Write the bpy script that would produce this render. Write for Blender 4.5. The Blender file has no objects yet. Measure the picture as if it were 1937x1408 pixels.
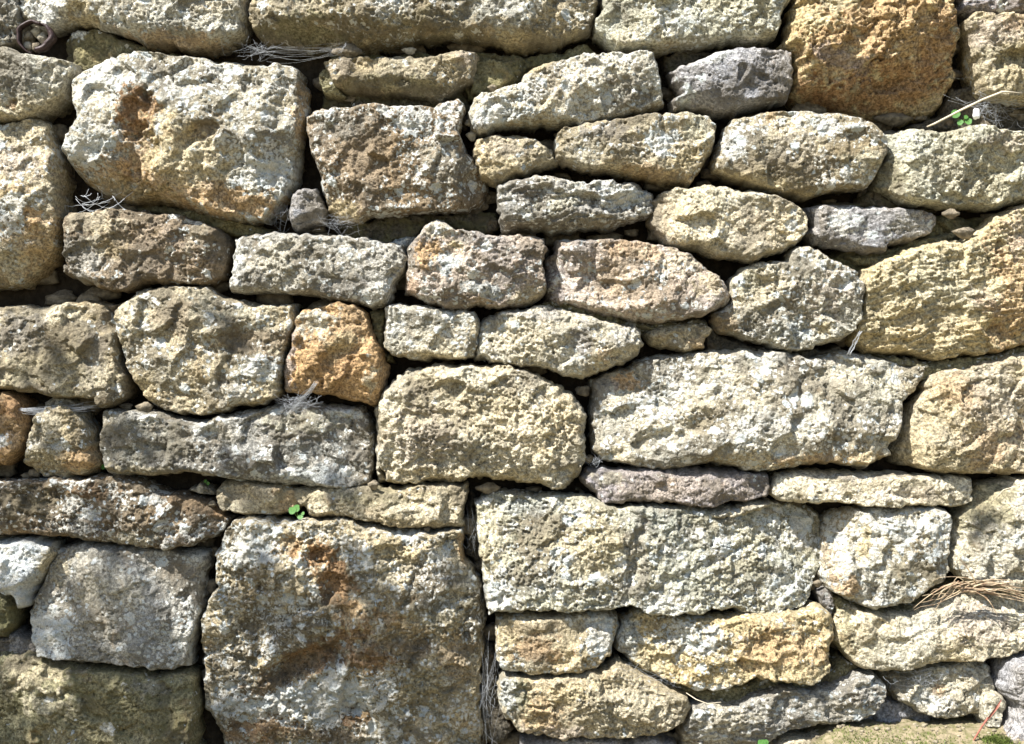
import bpy, math, random
import numpy as np

# ------------------------------------------------------------------ camera, sky, sun, exposure
SC = bpy.context.scene
COL = SC.collection
W, H = 1937.0, 1408.0            # wall is laid out in millimetres, 1 mm per photo pixel
CAM_D = 2.6
cam_d = bpy.data.cameras.new('camera')
cam = bpy.data.objects.new('camera', cam_d)
COL.objects.link(cam)
cam.location = (W/2000, -CAM_D, H/2000)
cam.rotation_euler = (math.radians(90), 0, 0)
cam_d.sensor_width = 36.0
cam_d.lens = 36.0*(CAM_D - 0.012)/(W/1000)
cam_d.clip_start = 0.05
cam_d.clip_end = 400
SC.camera = cam

SUN_TO = np.array([-0.50, -0.46, 0.88])            # from the wall towards the sun
SUN_TO = SUN_TO/np.linalg.norm(SUN_TO)
sun_el = math.asin(SUN_TO[2])
world = bpy.data.worlds.new('World'); SC.world = world
world.use_nodes = True
wn = world.node_tree.nodes; wl = world.node_tree.links
sky = wn.new('ShaderNodeTexSky'); sky.sky_type = 'NISHITA'; sky.sun_disc = False
sky.sun_elevation = sun_el
sky.sun_rotation = math.atan2(SUN_TO[0], SUN_TO[1])
bg = wn['Background']; bg.inputs['Strength'].default_value = 0.085
wl.new(sky.outputs[0], bg.inputs['Color'])
sd = bpy.data.lights.new('sun', 'SUN'); sd.energy = 5.0; sd.angle = math.radians(0.53)
sd.color = (1.0, 0.975, 0.935)
sun = bpy.data.objects.new('sun', sd); COL.objects.link(sun)
from mathutils import Vector
sun.rotation_euler = Vector(SUN_TO).to_track_quat('Z', 'Y').to_euler()
sun.location = (0, -3, 5)
SC.view_settings.view_transform = 'Standard'
SC.view_settings.look = 'None'
SC.view_settings.exposure = 1.32
SC.view_settings.gamma = 1.0
SC.cycles.max_bounces = 4; SC.cycles.diffuse_bounces = 3
SC.view_settings.use_curve_mapping = False

# ------------------------------------------------------------------ numpy noise
def _hash(ix, iy, iz, seed):
    h = (ix.astype(np.uint32)*np.uint32(374761393) + iy.astype(np.uint32)*np.uint32(668265263)
         + iz.astype(np.uint32)*np.uint32(2147483647) + np.uint32((seed*1274126177) & 0xffffffff))
    h = (h ^ (h >> np.uint32(13)))*np.uint32(1274126177)
    h = (h ^ (h >> np.uint32(16)))*np.uint32(2246822519)
    return h ^ (h >> np.uint32(15))

def noise3(x, y, z, seed=0):
    """gradient noise about -1..1"""
    x0 = np.floor(x); y0 = np.floor(y); z0 = np.floor(z)
    fx = (x-x0).astype(np.float32); fy = (y-y0).astype(np.float32); fz = (z-z0).astype(np.float32)
    ix = x0.astype(np.int64) & 0xffff; iy = y0.astype(np.int64) & 0xffff; iz = z0.astype(np.int64) & 0xffff
    u = fx*fx*fx*(fx*(fx*6-15)+10); v = fy*fy*fy*(fy*(fy*6-15)+10); w = fz*fz*fz*(fz*(fz*6-15)+10)
    r = 0
    for dz in (0, 1):
        wz = w if dz else 1-w
        for dy in (0, 1):
            wy = v if dy else 1-v
            for dx in (0, 1):
                wx = u if dx else 1-u
                h = _hash(ix+dx, iy+dy, iz+dz, seed)
                gx = (h & np.uint32(1023)).astype(np.float32)/511.5-1
                gy = ((h >> np.uint32(10)) & np.uint32(1023)).astype(np.float32)/511.5-1
                gz = ((h >> np.uint32(20)) & np.uint32(1023)).astype(np.float32)/511.5-1
                r = r + wx*wy*wz*(gx*(fx-dx)+gy*(fy-dy)+gz*(fz-dz))
    return r*1.6

def fbm(x, y, z, wave, octs=3, seed=0, gain=0.5):
    r = 0; a = 1.0; s = 0
    for o in range(octs):
        k = (2.03**o)/wave
        r = r + a*noise3(x*k+o*17.3, y*k+o*5.1, z*k+o*9.7, seed+o)
        s += a; a *= gain
    return r/s*1.5

def cells(x, y, size, seed):
    """2-D cellular noise: distance to nearest point (in cells), id 0..1"""
    x = x/size; y = y/size
    x0 = np.floor(x).astype(np.int64); y0 = np.floor(y).astype(np.int64)
    best = np.full(x.shape, 9.0, np.float32); idv = np.zeros(x.shape, np.float32)
    sec = np.full(x.shape, 9.0, np.float32)
    for dy in (-1, 0, 1):
        for dx in (-1, 0, 1):
            cx = x0+dx; cy = y0+dy
            h = _hash(cx & 0xffff, cy & 0xffff, cx*0, seed)
            px = cx+(h & np.uint32(1023)).astype(np.float32)/1023.0
            py = cy+((h >> np.uint32(10)) & np.uint32(1023)).astype(np.float32)/1023.0
            d = np.sqrt((x-px)**2+(y-py)**2).astype(np.float32)
            m = d < best
            sec = np.where(m, best, np.minimum(sec, d))
            idv = np.where(m, ((h >> np.uint32(20)) & np.uint32(1023)).astype(np.float32)/1023.0, idv)
            best = np.where(m, d, best)
    return best, idv, sec

def facets(x, y, size, seed, slope, step):
    """broken rock: every cell of a random mosaic is a small tilted plane"""
    x = x/size; y = y/size
    x0 = np.floor(x).astype(np.int64); y0 = np.floor(y).astype(np.int64)
    best = np.full(x.shape, 9.0, np.float32); out = np.zeros(x.shape, np.float32); sec = best.copy(); osec = out.copy()
    for dy in (-1, 0, 1):
        for dx in (-1, 0, 1):
            cx = x0+dx; cy = y0+dy
            h = _hash(cx & 0xffff, cy & 0xffff, cx*0, seed); h2 = _hash(cx & 0xffff, cy & 0xffff, cx*0+7, seed+1)
            px = cx+(h & np.uint32(1023)).astype(np.float32)/1023.0
            py = cy+((h >> np.uint32(10)) & np.uint32(1023)).astype(np.float32)/1023.0
            d = np.sqrt((x-px)**2+(y-py)**2).astype(np.float32)
            ga = (h2 & np.uint32(1023)).astype(np.float32)/511.5-1; gb = ((h2 >> np.uint32(10)) & np.uint32(1023)).astype(np.float32)/511.5-1
            gc = ((h2 >> np.uint32(20)) & np.uint32(1023)).astype(np.float32)/511.5-1
            val = ((x-px)*ga+(y-py)*gb)*size*slope+gc*step
            m = d < best
            sec = np.where(m, best, np.where(d < sec, d, sec)); osec = np.where(m, out, np.where(d <= sec, val, osec))
            out = np.where(m, val, out); best = np.where(m, d, best)
    w = 0.5+0.5*sstep(0.0, 0.16, sec-best)
    return out*w+osec*(1-w)

def sstep(a, b, x):
    t = np.clip((x-a)/(b-a), 0, 1)
    return t*t*(3-2*t)

# ------------------------------------------------------------------ materials
def mat_new(name):
    m = bpy.data.materials.new(name); m.use_nodes = True
    return m, m.node_tree.nodes, m.node_tree.links, m.node_tree.nodes['Principled BSDF']

class NT:
    def __init__(s, m): s.n = m.node_tree.nodes; s.l = m.node_tree.links
    def node(s, t, **k):
        o = s.n.new(t)
        for a, b in k.items(): setattr(o, a, b)
        return o
    def put(s, sock, v):
        if isinstance(v, bpy.types.NodeSocket): s.l.new(v, sock)
        elif isinstance(v, tuple) and len(v) == 3 and sock.type == 'RGBA': sock.default_value = (*v, 1)
        else: sock.default_value = v
    def math(s, op, a, b=0.0, c=None, clamp=False):
        o = s.node('ShaderNodeMath', operation=op, use_clamp=clamp)
        s.put(o.inputs[0], a); s.put(o.inputs[1], b)
        if c is not None: s.put(o.inputs[2], c)
        return o.outputs[0]
    def mix(s, f, a, b, blend='MIX'):
        o = s.node('ShaderNodeMix', data_type='RGBA', blend_type=blend)
        s.put(o.inputs[0], f); s.put(o.inputs[6], a); s.put(o.inputs[7], b)
        return o.outputs[2]
    def ramp(s, v, lo, hi, a=0.0, b=1.0):
        o = s.node('ShaderNodeMapRange', interpolation_type='SMOOTHSTEP')
        s.put(o.inputs[0], v); s.put(o.inputs[1], lo); s.put(o.inputs[2], hi); s.put(o.inputs[3], a); s.put(o.inputs[4], b)
        return o.outputs[0]
    def noise(s, vec, scale, detail=3.0, rough=0.55, dist=0.0):
        o = s.node('ShaderNodeTexNoise', noise_dimensions='3D')
        s.put(o.inputs['Vector'], vec)
        o.inputs['Scale'].default_value = scale; o.inputs['Detail'].default_value = detail
        o.inputs['Roughness'].default_value = rough; o.inputs['Distortion'].default_value = dist
        return o.outputs['Fac']

def stone_material():
    m, n, l, b = mat_new('weathered_limestone')
    t = NT(m)
    pos = t.node('ShaderNodeNewGeometry').outputs['Position']
    base = t.node('ShaderNodeAttribute', attribute_name='base').outputs['Color']
    msk = t.node('ShaderNodeAttribute', attribute_name='mask')
    sep = t.node('ShaderNodeSeparateColor'); l.new(msk.outputs['Color'], sep.inputs[0])
    lich, dark, moss = sep.outputs[0], sep.outputs[1], sep.outputs[2]
    n_mid = t.noise(pos, 38, 4, 0.6, 0.4)
    n_fine = t.noise(pos, 160, 4, 0.65)
    n_grit = t.noise(pos, 520, 3, 0.6)
    n_big = t.noise(pos, 11, 2, 0.5)
    # grain of the stone
    v = t.ramp(n_fine, 0.37, 0.63, 0.52, 1.36)
    v = t.math('MULTIPLY', v, t.ramp(n_grit, 0.38, 0.62, 0.78, 1.2))
    v = t.math('MULTIPLY', v, t.math('MULTIPLY_ADD', n_mid, 0.5, 0.75))
    vv = t.node('ShaderNodeCombineXYZ')
    for i in range(3): l.new(v, vv.inputs[i])
    c = t.mix(1.0, base, vv.outputs[0], 'MULTIPLY')
    # warm iron staining
    iron = t.ramp(t.noise(pos, 24, 4, 0.6, 0.6), 0.57, 0.72, 0.0, 0.30)
    c = t.mix(iron, c, (0.36, 0.24, 0.12))
    # dark grey-brown algae crust, speckled
    dk = t.math('ADD', t.math('MULTIPLY', n_fine, 0.55), t.math('MULTIPLY', n_mid, 0.55))
    dk = t.math('ADD', dk, t.math('MULTIPLY', dark, 0.5))
    dk = t.math('MULTIPLY', t.ramp(dk, 0.72, 0.81), 0.66)
    c = t.mix(dk, c, (0.105, 0.088, 0.062))
    # moss / green algae film
    ms = t.math('ADD', t.math('MULTIPLY', n_mid, 0.8), t.math('MULTIPLY', moss, 0.7))
    ms = t.math('MULTIPLY', t.ramp(ms, 0.62, 0.92), 0.7)
    c = t.mix(ms, c, (0.14, 0.13, 0.06))
    # pale crustose lichen: rounded patches from warped cells, two sizes
    warp = t.node('ShaderNodeTexNoise'); l.new(pos, warp.inputs['Vector']); warp.inputs['Scale'].default_value = 90
    wv = t.node('ShaderNodeVectorMath', operation='MULTIPLY_ADD')
    l.new(warp.outputs['Color'], wv.inputs[0]); wv.inputs[1].default_value = (0.008, 0.008, 0.008); l.new(pos, wv.inputs[2])
    def patch(scale, k):
        vo = t.node('ShaderNodeTexVoronoi'); l.new(wv.outputs[0], vo.inputs['Vector']); vo.inputs['Scale'].default_value = scale
        sc2 = t.node('ShaderNodeSeparateColor'); l.new(vo.outputs['Color'], sc2.inputs[0])
        d = t.math('SUBTRACT', 0.62, vo.outputs['Distance'])
        a = t.math('MULTIPLY', lich, k)
        keep = t.math('ADD', a, t.math('MULTIPLY_ADD', n_big, 0.6, -0.52))
        keep = t.math('GREATER_THAN', t.math('ADD', keep, 0.0), sc2.outputs[0])
        return t.math('MULTIPLY', t.ramp(t.math('ADD', d, t.math('MULTIPLY_ADD', n_fine, 0.5, -0.25)), 0.05, 0.17), keep)
    p1 = patch(40, 0.8); p2 = patch(120, 1.0)
    cr = t.math('ADD', t.math('MULTIPLY', n_fine, 0.6), t.math('MULTIPLY', n_mid, 0.5))
    cr = t.math('ADD', cr, t.math('MULTIPLY', lich, 0.33))
    crust = t.math('MULTIPLY', t.ramp(cr, 0.77, 0.83), 0.85)
    lm = t.math('MAXIMUM', t.math('MAXIMUM', p1, p2), crust)
    lc = t.mix(t.ramp(n_mid, 0.4, 0.6), (0.56, 0.60, 0.59), (0.72, 0.69, 0.60))
    lc = t.mix(t.ramp(n_grit, 0.38, 0.62), t.mix(0.5, lc, (0.2, 0.2, 0.18)), lc)
    c = t.mix(t.math('MULTIPLY', lm, 0.9), c, lc)
    l.new(c, b.inputs['Base Color'])
    b.inputs['Roughness'].default_value = 0.93
    b.inputs['Specular IOR Level'].default_value = 0.2
    gr = t.node('ShaderNodeTexVoronoi'); l.new(pos, gr.inputs['Vector']); gr.inputs['Scale'].default_value = 260
    hh = t.math('ADD', t.math('MULTIPLY', n_fine, 0.0062), t.math('MULTIPLY', n_grit, 0.0022))
    hh = t.math('SUBTRACT', hh, t.math('MULTIPLY', gr.outputs['Distance'], 0.0011))
    hh = t.math('ADD', hh, t.math('MULTIPLY', lm, 0.0006))
    bp = t.node('ShaderNodeBump'); bp.inputs['Distance'].default_value = 1.0; bp.inputs['Strength'].default_value = 1.0
    l.new(hh, bp.inputs['Height']); l.new(bp.outputs[0], b.inputs['Normal'])
    return m

def simple_mat(name, col, rough=0.8, var=0.3, scale=120, bump=0.001, sss=False, col2=None):
    m, n, l, b = mat_new(name); t = NT(m)
    pos = t.node('ShaderNodeNewGeometry').outputs['Position']
    f = t.noise(pos, scale, 4, 0.6)
    c2 = col2 or tuple(x*(1-var) for x in col)
    c = t.mix(t.ramp(f, 0.35, 0.65), c2, col)
    l.new(c, b.inputs['Base Color']); b.inputs['Roughness'].default_value = rough
    b.inputs['Specular IOR Level'].default_value = 0.25
    if bump:
        bp = t.node('ShaderNodeBump'); bp.inputs['Distance'].default_value = bump
        l.new(t.noise(pos, scale*3, 3), bp.inputs['Height']); l.new(bp.outputs[0], b.inputs['Normal'])
    return m

M_STONE = stone_material()
M_EARTH = simple_mat('dark_soil', (0.055, 0.042, 0.028), 1.0, 0.5, 60, 0.004)
M_GROUND = simple_mat('ground_soil', (0.26, 0.21, 0.135), 1.0, 0.5, 70, 0.004, col2=(0.13, 0.12, 0.055))
M_MOSS = simple_mat('moss', (0.13, 0.17, 0.035), 0.95, 0.5, 150, 0.002)
M_LEAF = simple_mat('clover_leaf', (0.07, 0.18, 0.035), 0.55, 0.3, 300, 0.0003)
M_GRASS = simple_mat('green_grass', (0.13, 0.24, 0.045), 0.6, 0.4, 200, 0)
M_DRY = simple_mat('dry_grass', (0.50, 0.40, 0.26), 0.75, 0.45, 90, 0, col2=(0.22, 0.14, 0.085))
M_STALK = simple_mat('pale_stalk', (0.60, 0.52, 0.38), 0.7, 0.3, 60, 0)
M_RED = simple_mat('red_stem', (0.36, 0.13, 0.09), 0.55, 0.4, 80, 0)
M_WEB = simple_mat('spider_silk', (0.5, 0.52, 0.54), 0.4, 0.1, 60, 0)
M_RUST = simple_mat('brown_shard', (0.05, 0.03, 0.028), 0.45, 0.4, 90, 0.001)
M_TLEAF = simple_mat('tree_leaf', (0.07, 0.12, 0.03), 0.6, 0.3, 60, 0)
M_BARK = simple_mat('bark', (0.12, 0.09, 0.06), 0.95, 0.4, 60, 0.004)

# ------------------------------------------------------------------ object helpers
def mesh_obj(name, verts, faces, mat, parent=None, loc=(0, 0, 0), smooth=True):
    me = bpy.data.meshes.new(name)
    if isinstance(faces, np.ndarray):
        nv, nf, k = len(verts), len(faces), faces.shape[1]
        me.vertices.add(nv); me.vertices.foreach_set('co', np.asarray(verts, np.float32).ravel())
        me.loops.add(nf*k); me.loops.foreach_set('vertex_index', faces.astype(np.int32).ravel())
        me.polygons.add(nf); me.polygons.foreach_set('loop_start', np.arange(0, nf*k, k, dtype=np.int32))
        me.polygons.foreach_set('loop_total', np.full(nf, k, np.int32))
        me.update(calc_edges=True); me.validate()
    else:
        me.from_pydata([tuple(v) for v in verts], [], faces); me.update()
    me.polygons.foreach_set('use_smooth', np.full(len(me.polygons), smooth, bool))
    me.materials.append(mat)
    o = bpy.data.objects.new(name, me); o.location = loc
    COL.objects.link(o)
    if parent: o.parent = parent
    return o

def empty(name, loc, label, cat, group=None):
    o = bpy.data.objects.new(name, None); o.location = loc; o.empty_display_size = 0.05
    COL.objects.link(o); tag(o, label, cat, group); return o

def tag(o, label=None, cat=None, group=None, kind=None):
    for k, v in (('label', label), ('category', cat), ('group', group), ('kind', kind)):
        if v: o[k] = v
    return o

def tube(pts, rad, sides=5):
    """pts (n,3), rad scalar or list; returns verts, faces"""
    pts = np.asarray(pts, float); n = len(pts)
    rad = np.broadcast_to(np.asarray(rad, float), (n,))
    tan = np.gradient(pts, axis=0); tan /= (np.linalg.norm(tan, axis=1)[:, None]+1e-9)
    ref = np.array([0.13, 0.9, 0.2]); vs = []
    for p, q, r in zip(pts, tan, rad):
        a = np.cross(q, ref); a /= np.linalg.norm(a)+1e-9; b = np.cross(q, a)
        for k in range(sides):
            w = 2*math.pi*k/sides
            vs.append(p+r*(a*math.cos(w)+b*math.sin(w)))
    fs = []
    for i in range(n-1):
        for k in range(sides):
            fs.append((i*sides+k, i*sides+(k+1) % sides, (i+1)*sides+(k+1) % sides, (i+1)*sides+k))
    fs.append(tuple(range(sides))[::-1]); fs.append(tuple(range((n-1)*sides, n*sides)))
    return vs, fs

class MB:
    def __init__(s): s.v = []; s.f = []
    def add(s, vf):
        b = len(s.v); s.v += [tuple(x) for x in vf[0]]; s.f += [tuple(i+b for i in f) for f in vf[1]]
        return s
    def build(s, name, mat, parent=None, origin=(0, 0, 0), smooth=True):
        o = origin
        return mesh_obj(name, [(x-o[0], y-o[1], z-o[2]) for x, y, z in s.v], s.f, mat, parent,
                        (0, 0, 0) if parent else o, smooth)

def P(px, py, out=0.0):
    """photo pixel on the wall face -> metres; out = mm towards the viewer"""
    return np.array([px/1000.0, -out/1000.0, (H-py)/1000.0])

# ------------------------------------------------------------------ stones
PAL = dict(
    buff=(0.40, 0.34, 0.225), grey=(0.35, 0.33, 0.28), pale=(0.46, 0.42, 0.32), orange=(0.42, 0.28, 0.145),
    yellow=(0.46, 0.38, 0.225), brown=(0.28, 0.215, 0.14), pink=(0.40, 0.335, 0.27), olive=(0.23, 0.205, 0.115),
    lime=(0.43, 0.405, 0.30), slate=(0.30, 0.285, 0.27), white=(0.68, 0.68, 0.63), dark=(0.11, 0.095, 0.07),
    rust=(0.30, 0.175, 0.085), cream=(0.52, 0.46, 0.33), bluegrey=(0.40, 0.42, 0.40), plum=(0.30, 0.265, 0.245))

WALL = empty('dry_stone_wall', (W/2000, 0, 0), 'sunlit dry stone wall of rough irregular limestone blocks without mortar', 'wall')
WALL_LOC = np.array(WALL.location)
N_V = [0]

def rock(pts, f=10, base='buff', lich=0.35, dark=0.3, moss=0.1, r=12, E=46, rough=1.0, cuts=(), bumps=(), spots=(),
         seed=1, cell=1.8, auto=1.0, tilt=None, lab=None, strata=0.0, pits=1.0, back=150, name='stone', med=1.0, flank=2.0):
    rng = np.random.RandomState(seed)
    rough = rough*(0.62+0.62*((seed*0.618) % 1.0))
    poly = np.array(pts, np.float64)
    lo = poly.min(0)-14; hi = poly.max(0)+14
    gx = np.arange(lo[0], hi[0], cell); gy = np.arange(lo[1], hi[1], cell)
    X, Y = np.meshgrid(gx, gy)
    Z0 = np.full_like(X, seed*3.37)
    # jagged outline: sample the polygon's distance field at warped positions
    wx = fbm(X, Y, Z0, 46, 4, 11+seed, .6)*5.5*rough; wy = fbm(X, Y, Z0+50, 46, 4, 31+seed, .6)*5.5*rough
    wx = wx+fbm(X, Y, Z0+7, 17, 2, 15+seed)*3.6; wy = wy+fbm(X, Y, Z0+57, 17, 2, 35+seed)*3.6
    XX = X+wx; YY = Y+wy
    d2 = np.full(X.shape, 1e12); inside = np.zeros(X.shape, bool)
    for i in range(len(poly)):
        ax, ay = poly[i]; bx, by = poly[(i+1) % len(poly)]
        ex, ey = bx-ax, by-ay
        tt = np.clip(((XX-ax)*ex+(YY-ay)*ey)/(ex*ex+ey*ey+1e-9), 0, 1)
        d2 = np.minimum(d2, (XX-ax-tt*ex)**2+(YY-ay-tt*ey)**2)
        c = ((ay > YY) != (by > YY)) & (XX < ex*(YY-ay)/(ey+1e-12 if abs(ey) > 1e-12 else 1e-12)+ax)
        inside ^= c
    d = np.where(inside, 1, -1)*np.sqrt(d2)+flank
    gyd, gxd = np.gradient(d, cell)
    gl = np.sqrt(gxd**2+gyd**2)+1e-6
    keep = d > -0.6*cell
    q = keep[:-1, :-1] & keep[1:, :-1] & keep[:-1, 1:] & keep[1:, 1:]
    used = np.zeros_like(keep)
    used[:-1, :-1] |= q; used[1:, :-1] |= q; used[:-1, 1:] |= q; used[1:, 1:] |= q
    # boundary vertices slide onto the outline
    full = np.zeros_like(keep, int)
    full[:-1, :-1] += q; full[1:, :-1] += q; full[:-1, 1:] += q; full[1:, 1:] += q
    bnd = used & (full < 4)
    mv = np.where(bnd, np.clip(d, -cell*0.8, cell*0.8), 0)
    Xs = X-mv*gxd/gl; Ys = Y-mv*gyd/gl
    dd = np.where(bnd, 0, np.clip(d, 0, None))
    # base form: rounded edge, slight dome, tilted
    cx, cy = poly.mean(0); sx, sy = (hi-lo)/2
    size = min(sx, sy)
    rr = min(r*.5+3, size*0.6)
    rn = rr*(0.95+1.25*fbm(X, Y, Z0, 70, 2, 77+seed))
    rn = np.clip(rn, 3.8, None)
    tq = np.clip(dd/rn, 0, 1)
    drop = E*(1-np.power(1-(1-tq)**1.55, 1/1.55))*1.1
    drop = drop+3*np.exp(-dd/30.0)
    if tilt is None: tilt = (rng.uniform(-.06, .06), rng.uniform(-.05, .09))
    face = tilt[0]*(X-cx)+tilt[1]*(Y-cy)
    j1 = fbm(X, Y, Z0, 60, 3, 3+seed)
    def smax(a, b, k=2.2):
        m = np.maximum(a, b); return m+k*np.log1p(np.exp(-np.abs(a-b)/k))-k*0.0
    # chamfers on the four sides and a few shallow fracture planes
    allc = list(cuts)
    if auto > 0:
        for a0, wlo, whi, slo, shi in ((90, .10, .34, .5, 1.25), (-90, .10, .27, .8, 1.5), (0, .04, .16, .4, 1.1), (180, .04, .14, .3, .9)):
            a = math.radians(a0+rng.uniform(-22, 22))
            s = (poly[:, 0]-cx)*math.cos(a)+(poly[:, 1]-cy)*math.sin(a)
            mx = np.percentile(s, 92)
            w = mx*rng.uniform(wlo, whi)*auto
            allc.append((cx+math.cos(a)*(mx-w), cy+math.sin(a)*(mx-w), math.degrees(a), rng.uniform(slo, shi)))
        for k in range(int(3+size/40)):
            a = rng.uniform(0, 2*math.pi)
            e = sx*abs(math.cos(a))+sy*abs(math.sin(a))
            s0 = rng.uniform(-0.05, 0.6)*e
            allc.append((cx+math.cos(a)*s0, cy+math.sin(a)*s0, math.degrees(a), rng.uniform(.08, .34)))
    for i, (x0, y0, ang, sl) in enumerate(allc):
        a = math.radians(ang)
        s = (X-x0)*math.cos(a)+(Y-y0)*math.sin(a)+j1*5.5*med+fbm(X, Y, Z0+i*7, 26, 2, 5+seed)*2.0*med
        face = smax(face, sl*s-2.0)
    dep = -f+np.clip(face, -30, E+45)*1.0
    # larger undulation, knobs and hollows
    Yd = dep
    n1 = fbm(X, Y, Yd*0.5+seed*9, 105, 3, 41+seed)
    n2 = fbm(X, Y, Yd*0.7+seed*5, 34, 3, 61+seed)
    rid = 1-np.abs(fbm(X, Y, Yd*0.6+seed*2, 52, 3, 91+seed))*2.2
    dep = dep+(n1*5.2+n2*2.3-rid*1.3)*med*np.clip(size/70, .45, 1.15)
    n1w = fbm(X, Y, Z0+33, 50, 2, 81+seed)*12
    jf = fbm(X, Y, Z0+21, 15, 3, 71+seed, .6)
    for (bx, by, brx, bry, ba, amp) in bumps:
        a = math.radians(ba); ca, sa = math.cos(a), math.sin(a)
        ux = ((X-bx+n1w)*ca+(Y-by-n1w)*sa)/brx; uy = (-(X-bx+n1w)*sa+(Y-by-n1w)*ca)/bry
        qd = np.sqrt(ux*ux+uy*uy)+0.34*n2+0.22*n1+0.22*jf
        dep = dep-amp*(1-sstep(0.45, 1.12, qd))
    if strata:
        st = (Y+0.25*X+n1*18)/13.0
        dep = dep+strata*(st-np.floor(st))*1.0
    dep = dep+facets(X+n2*9, Y+j1*9, 52, 900+seed, .30*med, 2.2*med)+facets(X+n2*6+j1*4, (Y+j1*6)*1.15, 21, 920+seed, .30*rough, 1.2*rough)
    # granular weathering
    gx1 = X+n2*5; gy1 = Y+j1*5
    c1, i1, s1 = cells(gx1, gy1, 13, 100+seed)
    c2, i2, s2 = cells(gx1*1.1, gy1, 5.6, 200+seed)
    g1 = fbm(X, Y, Yd+seed, 11, 3, 301+seed, 0.6)
    g2 = noise3(X/4.6, Y/4.6, Yd/6+seed, 401+seed)
    patchy = 0.32+0.85*sstep(-0.35, 0.4, fbm(X, Y, Z0+9, 75, 3, 431+seed))
    g3 = 1-np.abs(fbm(X, Y, Yd+seed*7, 17, 3, 351+seed, 0.6))*2.4
    g4 = fbm(X, Y, Yd+seed*2, 5.2, 2, 371+seed, .7)
    cr1 = np.abs(fbm(X*.8+Y*.35, Y*1.2, Z0+13, 95, 4, 651+seed, .6)); crm = sstep(0.05, .3, fbm(X, Y, Z0+15, 60, 2, 671+seed))
    crack = (1-sstep(0.0, 0.022, cr1))*crm*4.5*pits
    mic = crack+(c1**2*0.9*(0.4+i1)+c2**1.5*1.9*(0.3+i2)-g1*2.1-g2*1.8-g3*0.9)*rough*patchy-g4*2.9*rough*(.35+.65*patchy)
    cp, ip, sp = cells(X+wx, Y+wy, 34, 500+seed)
    pit = (1-sstep(0.02, 0.16, cp*(0.6+ip)))*(ip > 0.62)
    mic = mic+pit*7*pits
    cp2, ip2, _ = cells(X+wx, Y+wy, 15, 540+seed)
    mic = mic+(1-sstep(0.04, 0.2, cp2))*(ip2 > 0.7)*3.2*pits
    dep = dep+mic
    dep = dep+drop
    # flatten into vertices
    idx = -np.ones(X.shape, np.int64); nu = int(used.sum()); idx[used] = np.arange(nu)
    vx = Xs[used]; vy = Ys[used]; vd = dep[used]
    faces = np.stack([idx[:-1, :-1][q], idx[1:, :-1][q], idx[1:, 1:][q], idx[:-1, 1:][q]], 1)   # seen from the front
    # skirt to the back
    e = np.concatenate([faces[:, [0, 1]], faces[:, [1, 2]], faces[:, [2, 3]], faces[:, [3, 0]]])
    key = e[:, 0]*nu+e[:, 1]; rkey = e[:, 1]*nu+e[:, 0]
    be = e[~np.isin(key, rkey)]
    bv = np.unique(be)
    mp = -np.ones(nu, np.int64); mp[bv] = np.arange(len(bv))
    nx = gxd[used][bv]; ny = gyd[used][bv]
    vx_l = [vx]; vy_l = [vy]; vd_l = [vd]; fl = [faces]
    prev = bv.copy(); off = nu
    steps = 4
    for k in range(1, steps+1):
        u = k/steps
        dd2 = vd[bv]*(1-u)+back*u
        jn = noise3(vx[bv]/18, vy[bv]/18, dd2/18, 700+seed)*3
        vx_l.append(vx[bv]+nx*(u*9+jn)); vy_l.append(vy[bv]+ny*(u*9+jn)); vd_l.append(dd2)
        cur = off+np.arange(len(bv)); off += len(bv)
        a0 = (bv if k == 1 else prev)
        A = a0[mp[be[:, 0]]]; B = a0[mp[be[:, 1]]]; C = cur[mp[be[:, 1]]]; D = cur[mp[be[:, 0]]]
        fl.append(np.stack([B, A, D, C], 1)); prev = cur
    vx = np.concatenate(vx_l); vy = np.concatenate(vy_l); vd = np.concatenate(vd_l); faces = np.concatenate(fl)
    ctr = P(cx, cy, f)
    V = np.stack([vx/1000-ctr[0], vd/1000-ctr[1], (H-vy)/1000-ctr[2]], 1)
    o = mesh_obj(name, V, faces, M_STONE, WALL, tuple(ctr-WALL_LOC))
    N_V[0] += len(faces)*2
    # colours
    b0 = np.array(PAL[base], np.float32)
    b0 = b0*rng.uniform(0.93, 1.07)
    cc = np.repeat(b0[None], len(vx), 0)
    na = fbm(vx, vy, vd+seed*3, 70, 3, 801+seed)[:, None]; nb = fbm(vx, vy, vd+seed*3, 22, 3, 821+seed)[:, None]
    cc = cc*(1+0.16*na+0.12*nb)
    nc = fbm(vx, vy, vd+seed, 9, 3, 881+seed, .6)
    cc = cc*(1+np.array([[0.07, 0.0, -0.13]])*fbm(vx, vy, vd, 120, 2, 841+seed)[:, None])
    L = np.full(len(vx), lich, np.float32)+0.30*na[:, 0]; D = np.full(len(vx), dark, np.float32)+0.35*fbm(vx, vy, vd, 95, 2, 861+seed)
    M = np.full(len(vx), moss, np.float32)+0.2*nb[:, 0]
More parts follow.
